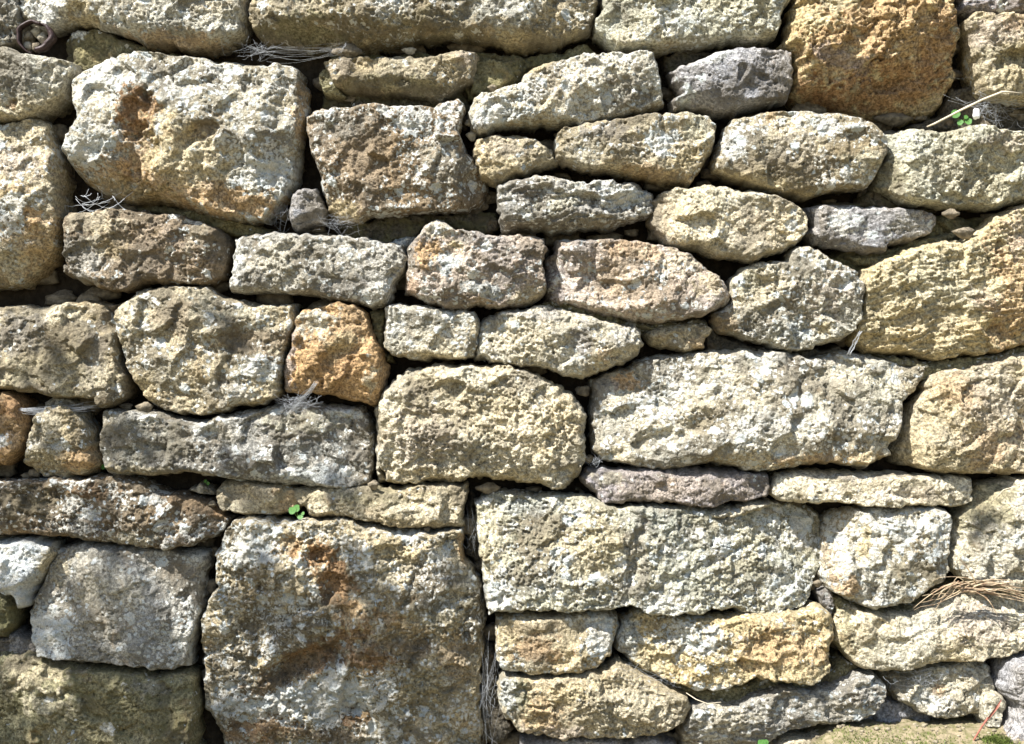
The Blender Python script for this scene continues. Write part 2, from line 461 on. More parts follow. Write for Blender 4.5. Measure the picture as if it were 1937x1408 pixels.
    # listed spots recolour areas, often warmer and less lichened along the lower edge
    for s in spots:
        bx, by, brx, bry, ba, typ, st = s
        a = math.radians(ba); ca, sa = math.cos(a), math.sin(a)
        ux = ((vx-bx)*ca+(vy-by)*sa)/brx; uy = (-(vx-bx)*sa+(vy-by)*ca)/bry
        qd = np.sqrt(ux*ux+uy*uy)+0.75*nb[:, 0]+0.40*na[:, 0]+0.62*nc
        k = (1-sstep(0.72, 1.05, qd))*st
        if typ == 'L+': L = L+k
        elif typ == 'L-': L = L-k
        elif typ == 'D+': D = D+k
        elif typ == 'D-': D = D-k
        elif typ == 'M+': M = M+k
        else:
            cc = cc*(1-k[:, None])+np.array(PAL[typ], np.float32)[None]*(1+0.12*nb)*k[:, None]
            L = L-0.55*k if typ in ('orange', 'rust', 'brown', 'yellow', 'olive') else L
            D = D-0.25*k if typ in ('orange', 'white', 'yellow', 'cream', 'lime') else D
    cc = np.clip(cc, 0.01, 0.85)
    at = o.data.attributes.new('base', 'FLOAT_COLOR', 'POINT')
    at.data.foreach_set('color', np.concatenate([cc, np.ones((len(cc), 1))], 1).astype(np.float32).ravel())
    at = o.data.attributes.new('mask', 'FLOAT_COLOR', 'POINT')
    mk = np.stack([np.clip(L, 0, 1.2), np.clip(D, 0, 1.2), np.clip(M, 0, 1.2), np.ones_like(L)], 1)
    at.data.foreach_set('color', mk.astype(np.float32).ravel())
    if lab: o['label'] = lab
    return o

def pts(s):
    v = [float(x) for x in s.replace(',', ' ').split()]
    return list(zip(v[::2], v[1::2]))

def S(p, **k): return (p, k)
STONES = [
# ---- top course
S('-120,-90 20,-90 24,30 18,70 0,76 -120,80', f=-22, base='grey', moss=.3, dark=.5),
S('14,-120 455,-120 459,10 453,55 420,72 380,85 310,80 262,76 245,62 215,52 180,40 150,33 110,33 80,42 45,38 20,20', f=18, base='pale', lich=.45,
  cuts=[(300,42,95,1.1)], spots=[(150,20,45,25,0,'yellow',.7),(330,75,130,18,5,'orange',.6),(70,10,50,40,0,'white',.7)]),
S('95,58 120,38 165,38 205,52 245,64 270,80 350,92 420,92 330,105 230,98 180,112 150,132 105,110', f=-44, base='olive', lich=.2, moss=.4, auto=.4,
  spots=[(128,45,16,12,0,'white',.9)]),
S('468,-120 1130,-120 1132,20 1118,45 1080,62 1040,78 1000,83 960,78 930,68 880,64 840,62 790,66 740,76 700,84 655,86 600,80 540,78 500,72 480,58 468,30', f=24, base='buff', lich=.4, dark=.42,
  auto=.7, cuts=[(560,32,92,1.3),(1000,55,88,.9)], bumps=[(690,45,45,40,0,16),(960,10,120,60,0,8),(560,65,90,30,0,-10)],
  spots=[(560,58,90,26,0,'olive',.85),(800,40,130,30,0,'olive',.5),(1000,70,120,18,0,'yellow',.5),(940,10,90,40,0,'bluegrey',.5),(740,-10,40,60,0,'white',.5)]),
S('1150,-120 1500,-120 1503,-10 1480,20 1477,42 1470,66 1440,75 1400,72 1340,82 1270,84 1200,88 1165,84 1145,65 1125,52 1128,25 1142,10', f=16, base='lime', lich=.35, dark=.25,
  cuts=[(1150,30,190,1.0)], bumps=[(1400,20,60,30,-50,8)], spots=[(1240,70,60,20,0,'cream',.6),(1290,40,40,30,0,'L+',.5),(1490,0,30,70,0,'bluegrey',.5)]),
S('1520,-120 1800,-120 1815,10 1825,40 1830,80 1828,110 1835,138 1822,150 1817,185 1800,205 1770,208 1735,221 1700,214 1650,212 1600,200 1560,190 1520,184 1504,170 1505,100 1482,84 1495,60 1500,30 1510,0', f=44, base='yellow', lich=-.1, dark=.18, moss=0,
  E=70, r=22, auto=.4, rough=1.15, med=1.35, pits=1.8, strata=3, cuts=[(1600,108,84,1.1),(1725,60,48,.75),(1785,60,15,.6)], bumps=[(1640,90,70,30,-20,-8),(1560,60,50,50,0,8),(1700,20,50,60,20,8),(1700,150,60,18,-12,-8)],
  spots=[(1700,60,150,150,0,'orange',.75),(1590,110,90,70,0,'orange',.6),(1680,165,140,50,0,'rust',.7),(1600,118,60,16,20,'plum',.6),(1780,90,40,60,0,'rust',.5),(1770,195,60,20,-30,'yellow',.6),(1545,170,50,20,20,'rust',.6)], lab='large rugged orange ironstone block jutting out of the top courses'),
S('1828,-120 2060,-120 2060,12 1900,22 1850,18 1826,8', f=8, base='plum', lich=.4),
S('1834,34 1850,20 1900,26 2060,16 2060,188 1930,186 1890,182 1862,166 1856,140 1850,105 1842,60', f=22, base='buff', lich=.2, dark=.2,
  bumps=[(1925,112,55,22,-12,-26)], spots=[(1880,60,50,30,0,'pink',.6),(1925,40,30,20,0,'rust',.4),(1920,150,60,30,0,'yellow',.6),(1925,105,50,20,0,'olive',.5)], tilt=(0,.02), auto=.3),
# ---- recessed stones under the top course
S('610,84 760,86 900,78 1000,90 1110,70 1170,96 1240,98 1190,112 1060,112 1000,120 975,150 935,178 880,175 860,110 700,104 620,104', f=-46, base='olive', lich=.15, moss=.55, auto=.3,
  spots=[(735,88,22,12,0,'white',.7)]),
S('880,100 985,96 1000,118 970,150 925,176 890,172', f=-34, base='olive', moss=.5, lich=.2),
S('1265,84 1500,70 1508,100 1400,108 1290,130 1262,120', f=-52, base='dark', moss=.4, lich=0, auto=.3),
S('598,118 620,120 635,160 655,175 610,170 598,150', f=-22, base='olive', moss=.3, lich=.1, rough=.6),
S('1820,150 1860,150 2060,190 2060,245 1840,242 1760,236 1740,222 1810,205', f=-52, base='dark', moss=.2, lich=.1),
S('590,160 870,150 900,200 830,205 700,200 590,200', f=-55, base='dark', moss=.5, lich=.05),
# ---- second course
S('-120,78 10,84 30,95 60,100 85,98 100,108 130,115 136,128 122,150 120,165 105,185 70,208 30,220 0,224 -120,238', f=20, base='pale', lich=.25, dark=.35,
  cuts=[(60,180,60,.8)], spots=[(20,130,50,50,0,'D+',.3),(50,200,70,20,-15,'yellow',.5),(18,200,16,10,0,'rust',.6)]),
S('135,148 150,128 170,115 200,100 250,93 320,97 370,95 400,106 450,107 500,110 540,108 558,120 570,150 573,200 566,240 560,300 550,350 530,375 490,415 460,418 430,412 390,410 375,398 340,390 290,378 250,385 215,375 180,358 140,340 122,310 112,280 118,262 138,220 134,190', f=40, base='pale', lich=.58, dark=.38, moss=0,
  r=22, E=66, auto=.25, med=1.2, cuts=[(250,322,112,1.15),(430,395,75,1.0),(120,250,165,1.2),(545,200,0,.8),(300,108,-90,.6)],
  bumps=[(262,222,30,46,10,-30),(272,305,38,75,0,-22),(378,258,48,20,-38,-19),(385,305,48,30,0,15),(360,125,16,14,0,-9),(325,290,20,60,10,12),(450,200,90,80,0,5)],
  spots=[(262,215,38,52,5,'rust',.9),(272,300,46,75,5,'orange',.8),(272,300,36,60,5,'brown',.5),(378,262,56,22,-38,'brown',.8),(330,350,210,34,12,'orange',.65),(335,300,70,60,20,'yellow',.75),(300,370,110,26,10,'orange',.5),(390,310,55,35,0,'cream',.8),(250,360,90,20,10,'olive',.5),
         (450,385,90,28,0,'orange',.6),(185,140,40,50,0,'L+',.5),(170,290,50,40,0,'L+',.5),(500,330,50,40,0,'L+',.5),(565,190,14,60,0,'orange',.6),(395,305,80,30,0,'yellow',.5)],
  lab='big block crusted with white lichen, with a rusty hollow in its face'),
S('606,105 640,100 700,98 760,100 820,102 850,95 880,92 903,96 900,120 893,150 870,160 850,178 832,187 800,180 760,172 700,174 650,172 630,160 618,135', f=14, base='buff', lich=.3, dark=.4,
  cuts=[(740,142,95,1.3),(760,106,-90,.7)], spots=[(740,160,130,18,3,'olive',.7),(640,125,30,20,0,'plum',.4),(880,110,26,18,0,'pink',.6)]),
S('573,212 590,205 625,200 680,195 740,196 800,198 830,190 852,184 868,181 877,190 875,215 870,250 880,285 895,300 912,325 923,345 920,375 905,385 870,395 820,395 760,402 700,405 650,415 630,412 612,400 605,360 595,310 583,270 574,240', f=26, base='brown', lich=.55, dark=.42,
  auto=.4, cuts=[(640,330,140,1.0),(700,385,95,1.0),(870,220,5,1.2),(600,250,180,.9)], bumps=[(700,290,45,55,0,-8),(840,300,40,60,20,9),(800,250,50,40,0,5)],
  spots=[(700,290,60,70,0,'L-',.6),(645,395,45,24,20,'yellow',.7),(850,205,24,14,0,'white',.9),(770,230,60,40,0,'L+',.4),(840,310,60,50,0,'pale',.7),(640,230,50,30,0,'grey',.6)]),
S('545,360 560,350 592,352 602,372 610,390 608,415 580,425 556,437 542,425 540,395', f=-2, base='slate', lich=.2, dark=.3, rough=.6, cuts=[(580,405,80,.8)]),
S('885,195 900,178 940,168 980,150 1000,130 1030,115 1060,105 1110,98 1145,100 1190,97 1225,92 1240,100 1250,140 1258,170 1256,195 1240,202 1200,208 1150,225 1100,232 1030,232 995,230 960,238 930,247 905,250 888,235', f=28, base='pale', lich=.58, dark=.38,
  cuts=[(1243,150,5,1.0),(900,220,175,.8),(1180,190,70,.9)], bumps=[(1110,185,16,20,0,-9),(1060,165,90,35,-15,4)],
  spots=[(1015,125,26,12,-20,'yellow',.8),(1170,105,40,14,0,'lime',.6),(940,215,50,30,-15,'L+',.4),(1070,160,60,30,0,'plum',.25),(1205,160,40,40,0,'brown',.25)]),
S('1268,130 1300,118 1340,103 1390,92 1440,88 1503,90 1506,130 1503,170 1495,185 1440,198 1395,208 1350,212 1300,204 1275,206 1270,185 1290,170 1276,150', f=24, base='slate', lich=.22, dark=.35, rough=.75, med=.7,
  auto=.5, cuts=[(1290,150,180,1.3),(1400,180,98,.9),(1380,103,-103,.8)], bumps=[(1398,140,10,16,20,-12),(1440,150,14,12,-30,-9),(1462,180,45,20,-20,6)], spots=[(1350,110,50,10,-15,'white',.6),(1300,190,16,16,0,'bluegrey',.8)],
  lab='smooth dark grey stone left of the orange block'),
# ---- third course, right half
S('900,255 930,250 990,248 1020,262 1040,275 1054,298 1045,308 1010,318 960,335 935,343 915,335 900,315 893,290', f=16, base='buff', lich=.28, dark=.3, cuts=[(970,315,75,.9)], spots=[(960,280,40,20,0,'plum',.3),(940,320,50,16,-10,'yellow',.4)]),
S('1052,250 1065,238 1110,232 1160,225 1220,215 1290,211 1345,215 1359,235 1355,265 1345,290 1325,320 1300,348 1270,345 1230,335 1180,332 1140,322 1065,310 1050,295 1047,275', f=30, base='buff', lich=.35, dark=.38,
  auto=.4, cuts=[(1225,314,92,1.2),(1315,300,40,1.2),(1100,300,100,.6),(1200,228,-95,.5)], spots=[(1320,240,40,40,0,'lime',.8),(1250,275,32,28,-30,'L+',.9),(1250,268,28,26,0,'white',.6),(1130,250,60,20,0,'slate',.5),(1250,330,80,16,8,'orange',.45),(1290,305,40,20,-30,'yellow',.6)]),
S('1352,300 1365,265 1375,240 1390,222 1430,215 1460,210 1530,208 1580,212 1630,222 1665,240 1681,265 1679,290 1665,320 1645,350 1620,355 1570,358 1530,371 1500,368 1450,358 1400,340 1355,320', f=32, base='buff', lich=.42, dark=.45,
  auto=.5, cuts=[(1370,270,185,1.0),(1420,325,110,1.1),(1640,310,40,.9)], spots=[(1385,275,22,40,10,'white',.8),(1560,240,60,20,10,'L+',.4),(1620,320,50,30,-20,'lime',.6),(1500,280,60,40,0,'slate',.3),(1470,350,110,14,10,'yellow',.6),(1460,225,20,20,0,'orange',.4)]),
S('1680,240 1700,245 1740,240 1790,250 1840,235 1880,240 2060,240 2060,378 1940,380 1890,392 1830,385 1760,388 1710,378 1668,352 1670,320 1685,290 1676,265', f=28, base='lime', lich=.22, dark=.24,
  auto=.5, cuts=[(1722,320,188,.9),(1820,255,-90,.5)], bumps=[(1860,258,50,22,0,10)], spots=[(1900,270,40,20,0,'pink',.5),(1800,330,60,30,0,'cream',.4),(1690,340,30,40,0,'olive',.6)]),
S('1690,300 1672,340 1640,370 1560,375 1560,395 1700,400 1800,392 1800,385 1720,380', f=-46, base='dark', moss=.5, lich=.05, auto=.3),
S('938,350 965,336 1010,330 1060,335 1110,345 1160,338 1210,345 1240,360 1247,380 1240,400 1200,415 1140,432 1060,436 985,435 955,432 942,420 947,402 936,380', f=26, base='grey', lich=.45, dark=.42, strata=4,
  cuts=[(1100,405,88,1.2)], bumps=[(1130,385,110,16,8,-9),(1050,420,110,10,0,6),(1010,355,50,18,5,5)], spots=[(1160,360,50,20,10,'white',.6),(1060,380,60,20,-20,'lime',.6),(1190,375,50,25,0,'L+',.6),(1010,362,60,18,0,'slate',.5),(1130,420,60,12,0,'buff',.6)]),
S('1235,375 1260,360 1320,353 1370,350 1430,360 1480,372 1520,392 1532,415 1530,440 1510,462 1480,475 1430,492 1400,490 1355,482 1320,472 1280,465 1240,440 1228,415', f=30, base='cream', lich=.28, dark=.3,
  auto=.5, cuts=[(1285,420,190,.85),(1320,450,105,.9),(1370,372,-85,.7)], bumps=[(1440,430,40,25,-30,-5)], spots=[(1340,375,50,25,0,'lime',.6),(1250,420,30,60,0,'brown',.5),(1430,430,60,40,0,'slate',.2)]),
S('1532,390 1560,383 1640,385 1700,390 1760,395 1786,402 1780,425 1768,440 1730,455 1690,460 1682,474 1640,473 1590,465 1545,458 1530,440 1545,425', f=10, base='slate', lich=.2, dark=.3, rough=.5, med=.5,
  auto=.2, strata=2, cuts=[(1640,398,-88,.9),(1562,420,185,.9)], bumps=[(1620,466,60,9,5,8)], spots=[(1600,415,34,26,0,'L+',.6),(1650,440,50,18,10,'L+',.35),(1610,420,30,18,10,'white',.6),(1730,425,40,30,0,'grey',.8)],
  lab='thin dark slab splashed with white lichen'),
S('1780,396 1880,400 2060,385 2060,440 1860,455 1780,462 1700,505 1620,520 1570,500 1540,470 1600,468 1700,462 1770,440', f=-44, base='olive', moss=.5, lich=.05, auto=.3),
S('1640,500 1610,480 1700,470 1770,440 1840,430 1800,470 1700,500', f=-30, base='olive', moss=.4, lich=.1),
# ---- third course, left
S('-120,232 0,226 60,215 80,225 85,260 98,295 105,330 105,400 104,440 95,465 80,490 50,520 20,538 -120,548', f=24, base='buff', lich=.38, dark=.22,
  auto=.5, cuts=[(50,440,75,.8),(96,350,5,1.0),(20,340,-90,.35)], bumps=[(30,390,60,50,0,9)],
  spots=[(30,310,70,40,0,'pink',.6),(30,400,50,60,0,'L+',.6),(50,480,80,60,-20,'orange',.45),(10,490,40,30,0,'lime',.6),(62,425,16,24,0,'orange',.7),(20,360,60,10,0,'orange',.4)]),
S('118,398 140,400 190,395 235,390 290,400 340,405 380,418 420,440 428,460 425,500 418,525 380,538 330,535 270,532 235,547 200,545 150,535 115,522 107,505 116,465', f=14, base='brown', lich=.3, dark=.45,
  auto=.4, cuts=[(385,480,-5,1.1),(150,500,130,.7),(330,425,-70,.7)], bumps=[(350,450,30,40,20,7),(300,490,60,25,-20,-4)], spots=[(180,420,60,24,0,'cream',.7),(150,490,45,45,0,'bluegrey',.5),(210,460,50,24,20,'yellow',.4),(320,470,80,50,0,'pink',.35),(370,440,20,40,20,'cream',.5)]),
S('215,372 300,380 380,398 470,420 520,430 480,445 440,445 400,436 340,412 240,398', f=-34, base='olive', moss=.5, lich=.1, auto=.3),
S('438,445 470,438 520,436 600,441 680,448 740,456 758,462 769,490 765,510 748,530 740,555 728,575 705,581 660,570 600,560 540,553 480,552 428,549 431,520 438,490', f=24, base='grey', lich=.4, dark=.36, rough=.85,
  auto=.5, cuts=[(600,455,-86,1.0),(600,535,97,.6),(745,490,10,.9)], bumps=[(620,535,24,18,0,-8),(480,510,60,50,-50,4),(660,490,70,30,0,-4)], spots=[(560,500,120,40,0,'pale',.6),(440,500,20,60,0,'white',.5)]),
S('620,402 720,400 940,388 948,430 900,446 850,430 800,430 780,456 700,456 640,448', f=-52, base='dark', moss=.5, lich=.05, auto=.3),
S('728,452 760,440 790,440 785,470 760,478 735,470', f=-30, base='bluegrey', lich=.5),
S('768,495 770,470 790,450 800,425 825,411 845,416 862,434 900,440 940,445 985,440 1030,450 1034,470 1030,500 1037,545 1025,565 990,580 960,580 900,577 870,589 840,583 810,570 765,553 762,525', f=30, base='pink', lich=.45, dark=.36,
  auto=.4, cuts=[(800,490,175,1.0),(900,555,95,.7),(1010,520,5,.7),(980,460,-70,.4)], bumps=[(850,475,36,16,-10,-6),(870,520,50,30,0,6)],
  spots=[(815,480,34,26,-40,'orange',.9),(858,466,22,14,0,'yellow',.8),(845,500,26,18,0,'bluegrey',.9),(910,550,45,14,10,'bluegrey',.8),(780,540,20,30,0,'rust',.5),(830,430,30,20,0,'cream',.7),(895,445,40,20,0,'slate',.5),(1000,560,40,20,0,'buff',.8)],
  lab='pinkish stone with an orange streak beneath its peaked top'),
S('1055,450 1100,450 1160,453 1230,458 1270,468 1300,478 1330,500 1370,530 1384,560 1375,580 1330,595 1290,605 1240,612 1190,603 1120,590 1080,580 1033,570 1031,530 1033,485 1050,475', f=30, base='pink', lich=.42, dark=.34,
  auto=.3, r=14, cuts=[(1085,520,185,1.5),(1200,465,-85,.5),(1190,585,100,.6)], bumps=[(1140,530,50,36,-20,-14),(1315,540,26,40,0,-8),(1180,585,60,16,8,7),(1090,478,40,12,20,9)],
  spots=[(1230,480,70,18,8,'orange',.55),(1280,500,50,24,20,'cream',.5),(1140,530,50,34,-20,'brown',.5),(1050,530,24,60,0,'plum',.7),(1345,540,26,24,0,'yellow',.5)]),
S('1385,530 1410,505 1440,495 1485,492 1500,470 1530,464 1560,478 1590,495 1625,520 1641,545 1638,590 1625,625 1590,645 1540,660 1500,665 1440,650 1400,635 1360,625 1345,607 1350,590 1385,578', f=26, base='pale', lich=.45, dark=.33,
  auto=.4, cuts=[(1400,600,120,.9),(1520,480,-75,.5),(1635,580,10,.6)], bumps=[(1420,545,30,22,-20,-9),(1480,600,36,26,0,-8),(1400,540,16,20,0,6)],
  spots=[(1400,530,30,30,-40,'lime',.6),(1560,620,14,16,0,'yellow',.8),(1510,625,26,20,0,'bluegrey',.8),(1370,610,30,20,0,'orange',.5),(1570,540,50,50,0,'pink',.5)]),
S('1640,510 1680,490 1730,470 1790,455 1830,450 1860,430 1900,405 1940,385 2060,370 2060,640 1940,655 1900,668 1840,672 1790,678 1720,672 1650,666 1618,646 1620,620 1640,580 1638,540', f=36, base='yellow', lich=-.05, dark=.2, moss=.15, rough=1.1, med=1.3,
  auto=.3, strata=4, cuts=[(1660,560,175,.8),(1800,480,-105,.35),(1750,650,95,.5),(1800,560,60,.22)], bumps=[(1720,595,50,14,-18,-9),(1890,480,14,26,-10,-12),(1760,560,90,26,-25,6),(1850,600,50,40,0,6),(1730,630,70,16,0,6)],
  spots=[(1780,520,110,60,-20,'lime',.45),(1920,560,60,120,0,'orange',.7),(1930,450,30,60,0,'pink',.5),(1740,610,80,30,0,'cream',.35),(1860,560,40,30,0,'plum',.25)],
  lab='large mustard yellow rock with orange right side'),
# ---- fourth course
S('-120,585 0,576 60,580 110,573 150,567 190,570 202,600 216,625 216,680 233,720 230,755 210,765 185,772 175,755 130,752 95,757 70,745 20,738 -120,725', f=16, base='buff', lich=.3, dark=.5,
  auto=.5, cuts=[(60,595,-90,.5)], bumps=[(40,680,80,50,0,-6),(120,590,40,16,0,6)], spots=[(100,590,80,20,0,'cream',.7),(30,640,50,40,0,'slate',.5),(90,690,90,50,0,'olive',.3),(180,660,20,60,0,'plum',.3)]),
S('184,572 210,566 222,585 214,615 196,600', f=-30, base='brown', lich=0),
S('210,590 225,570 250,550 300,543 345,541 390,545 420,560 460,570 520,576 555,573 557,600 548,630 540,665 530,700 525,740 520,755 490,765 440,768 420,782 385,788 340,783 290,776 262,748 240,720 230,690 227,650 209,620', f=28, base='buff', lich=.4, dark=.36,
  auto=.35, cuts=[(540,640,10,1.1),(350,760,95,.8),(240,700,150,1.0),(450,590,-80,.5)], bumps=[(460,640,80,28,-10,-10),(420,625,20,16,0,6),(480,690,50,30,0,7),(310,610,60,40,0,5),(390,660,60,30,30,-5)],
  spots=[(470,650,80,30,-5,'brown',.7),(250,600,40,40,0,'cream',.6),(490,700,45,40,0,'L+',.6),(330,600,40,30,0,'brown',.5),(440,740,60,24,0,'white',.4),(260,735,40,30,40,'yellow',.5),(480,590,70,14,0,'lime',.5)]),
S('556,610 570,588 600,577 640,569 665,574 690,592 696,620 710,650 723,670 728,700 725,740 715,764 700,771 670,758 640,752 600,745 560,745 534,746 532,705 540,670 550,635', f=24, base='orange', lich=.05, dark=.12, moss=0,
  auto=.35, cuts=[(570,620,185,.9),(560,690,140,.8),(640,700,80,.6)], bumps=[(625,640,40,24,-30,8),(640,690,40,30,-30,-9),(600,600,40,20,0,8),(700,720,16,26,0,9)],
  spots=[(600,610,38,30,0,'pale',.9),(650,650,40,20,-40,'yellow',.6),(545,690,16,60,10,'plum',.7),(700,715,18,26,0,'cream',.8),(640,700,50,36,0,'rust',.35),(600,600,26,22,0,'L+',.5)],
  lab='bright rust orange stone between grey neighbours'),
S('728,580 745,573 790,577 850,585 895,588 906,610 904,645 893,675 850,682 780,680 735,668 722,650 724,615', f=18, base='pale', lich=.45, dark=.38, rough=.8, auto=.5, cuts=[(800,662,92,1.2),(735,640,175,.7)], spots=[(820,672,80,12,3,'yellow',.6),(745,600,24,30,0,'white',.5),(850,620,50,30,0,'grey',.5)]),
S('690,585 725,580 722,665 740,690 722,690 705,640', f=-28, base='olive', moss=.4, lich=.2),
S('905,620 915,600 950,588 1010,578 1060,581 1120,600 1180,612 1210,625 1219,650 1212,672 1180,690 1140,700 1105,715 1060,705 1000,690 940,688 895,680 900,650', f=24, base='pale', lich=.4, dark=.3, rough=.9,
  auto=.3, cuts=[(1030,608,-86,1.0),(1000,680,100,.8),(1140,665,60,.7)], bumps=[(1095,650,16,28,0,-7),(1165,655,50,24,0,6)], spots=[(990,640,90,26,0,'cream',.6),(1100,650,20,34,0,'slate',.7),(1140,670,20,14,0,'orange',.5),(1180,640,30,30,0,'slate',.4),(980,592,80,12,0,'slate',.5)]),
S('1010,575 1060,560 1150,590 1230,606 1340,600 1350,622 1220,628 1150,612 1060,590', f=-20, base='olive', lich=.35, moss=.3),
S('1222,630 1250,617 1300,611 1330,611 1351,622 1340,640 1335,661 1300,664 1260,660 1235,650', f=4, base='buff', lich=.2, dark=.25, rough=.7, spots=[(1320,650,20,14,0,'orange',.4)]),
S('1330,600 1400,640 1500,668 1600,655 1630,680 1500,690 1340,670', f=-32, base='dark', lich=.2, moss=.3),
# ---- fifth course
S('-120,735 0,742 28,752 41,790 40,830 30,855 0,882 -120,885', f=18, base='orange', lich=.15, dark=.2, spots=[(5,835,16,14,0,'white',.9),(20,770,20,24,0,'rust',.7)]),
S('55,785 75,768 105,763 130,770 152,790 166,820 168,850 179,885 165,900 130,905 110,912 70,906 48,885 37,860 46,830', f=16, base='buff', lich=.35, dark=.3, auto=.5,
  cuts=[(110,865,95,1.0),(60,800,200,.6)], spots=[(150,875,34,24,0,'orange',.8),(95,810,26,30,0,'cream',.6),(115,845,20,16,0,'L+',.7),(80,870,40,20,0,'yellow',.4)]),
S('68,760 85,750 130,756 135,772 80,775', f=-24, base='grey', lich=.3),
S('187,778 230,777 290,780 350,796 380,798 420,784 470,778 520,768 580,767 640,770 680,771 695,800 702,840 700,900 695,921 640,928 570,925 490,918 440,912 400,900 330,895 250,902 205,905 190,885 186,840', f=24, base='grey', lich=.45, dark=.42,
  auto=.3, r=12, cuts=[(300,880,93,1.1),(200,840,185,.8),(560,790,-92,.35),(640,785,-90,.3)], bumps=[(385,830,60,30,70,-8),(560,815,70,18,-5,7),(360,845,120,30,0,-3),(500,800,70,20,-10,5)],
  spots=[(280,840,100,50,0,'olive',.35),(300,895,110,12,3,'yellow',.5),(380,820,30,20,0,'white',.7),(590,800,70,20,0,'lime',.7),(570,850,60,14,-5,'bluegrey',.7),(600,900,50,20,0,'bluegrey',.6),(650,780,40,14,0,'white',.6),(440,870,80,30,0,'D+',.3)],
  lab='long grey stone with a dipped top edge'),
S('720,745 740,715 770,700 830,692 900,688 960,690 1010,708 1060,733 1090,755 1111,785 1108,830 1110,870 1090,910 1075,929 1040,931 1000,916 960,912 900,912 830,920 770,918 725,915 712,870 708,800', f=34, base='cream', lich=.12, dark=.33, rough=1.2,
  r=20, E=55, auto=.25, cuts=[(1060,765,-50,1.0),(1095,830,0,.8),(850,895,92,.9),(740,830,178,1.2)], bumps=[(960,770,50,40,0,-9),(860,780,70,40,0,-5),(1000,850,60,50,0,7),(890,880,26,24,0,-5)],
  spots=[(860,780,80,60,0,'buff',.7),(960,765,50,40,0,'yellow',.5),(800,830,60,60,0,'pink',.5),(1020,800,60,60,0,'cream',.5),(900,900,140,16,0,'yellow',.5)],
  lab='plump cream block with rounded corners and coarse grainy face'),
S('704,770 722,760 716,800 722,900 730,920 704,916', f=-24, base='pale', lich=.2),
S('1122,720 1150,705 1190,698 1210,680 1260,670 1320,663 1400,658 1480,663 1540,676 1600,662 1660,670 1720,680 1761,690 1758,715 1740,740 1715,765 1720,790 1712,815 1695,850 1698,865 1670,872 1645,890 1600,880 1550,880 1500,890 1430,897 1380,885 1340,880 1290,892 1230,890 1180,880 1140,870 1120,845 1118,780', f=36, base='pale', lich=.46, dark=.42, moss=0, rough=1.1, med=1.15,
  r=16, E=60, auto=.25, cuts=[(1140,770,190,1.1),(1560,862,92,1.1),(1300,868,93,.8),(1400,680,-88,.6),(1720,750,30,.7)], bumps=[(1260,830,80,14,-12,-9),(1270,790,60,26,-20,6),(1440,760,60,70,70,5),(1600,760,60,80,60,5),(1310,720,30,50,60,-7),(1520,740,26,80,60,-6)],
  spots=[(1185,718,32,20,0,'orange',.95),(1185,718,40,26,0,'L-',.8),(1570,868,110,14,-3,'orange',.65),(1640,868,50,16,0,'yellow',.5),(1400,860,80,20,-15,'buff',.7),(1240,760,60,40,0,'L+',.3),(1140,730,24,30,0,'slate',.6),(1490,680,120,14,0,'slate',.4),(1660,730,60,40,0,'lime',.4),(1440,820,70,40,0,'white',.4)],
  lab='widest pale block heavily whitened by lichen'),
S('1765,716 1800,700 1850,690 1900,675 1940,665 2060,655 2060,905 1930,901 1870,898 1800,900 1760,890 1710,880 1697,855 1715,820 1730,780 1760,740', f=26, base='buff', lich=.08, dark=.15, rough=.8,
  auto=.3, cuts=[(1770,800,180,1.0),(1850,870,97,.7)], bumps=[(1810,790,28,50,0,-6),(1815,840,40,20,0,4)], spots=[(1900,780,90,110,0,'pink',.4),(1800,740,40,30,0,'orange',.5),(1880,850,60,30,-30,'orange',.45),(1770,870,60,30,0,'yellow',.5),(1920,720,60,30,0,'cream',.4)]),
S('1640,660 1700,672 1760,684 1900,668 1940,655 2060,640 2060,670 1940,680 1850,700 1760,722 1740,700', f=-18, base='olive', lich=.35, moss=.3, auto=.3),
# ---- sixth course
S('-120,905 0,913 60,908 150,905 220,902 260,913 310,933 370,943 410,965 429,990 415,1010 370,1030 330,1040 290,1043 240,1035 190,1030 120,1020 60,1015 -120,1012', f=18, base='brown', lich=.5, dark=.55, rough=1.1,
  auto=.4, cuts=[(200,930,-80,.7),(60,1000,95,.8)], bumps=[(120,950,60,20,10,-6),(280,990,80,24,0,4)], spots=[(170,930,60,16,5,'rust',.8),(350,955,60,16,15,'rust',.6),(60,950,80,30,0,'olive',.5),(150,1000,26,20,0,'bluegrey',.8),(290,950,20,14,0,'white',.9),(170,970,20,14,0,'white',.8),(260,1020,60,16,0,'lime',.6),(60,1012,70,8,0,'orange',.5)],
  lab='dark brown wedge mottled with pale lichen spots'),
S('343,930 370,918 392,928 396,944 370,940', f=-26, base='grey', lich=0, rough=.4, dark=.1),
S('402,930 415,914 470,913 540,922 570,938 562,960 546,975 500,978 440,976 408,965', f=4, base='buff', lich=.15, dark=.25, rough=.5, auto=.5, spots=[(545,950,24,24,0,'orange',.5),(480,930,60,20,0,'brown',.3)]),
S('535,930 600,920 700,918 720,928 800,920 880,918 884,935 875,960 873,1001 830,1006 780,1003 730,995 680,985 640,980 610,985 580,978 570,960 545,945', f=12, base='buff', lich=.2, dark=.28, rough=.7,
  auto=.3, cuts=[(780,948,-92,.6),(640,975,95,.5)], bumps=[(790,975,70,18,5,6),(600,965,40,14,5,6)], spots=[(720,940,90,20,0,'olive',.5),(800,970,80,16,5,'cream',.6),(600,965,40,12,0,'cream',.6)]),
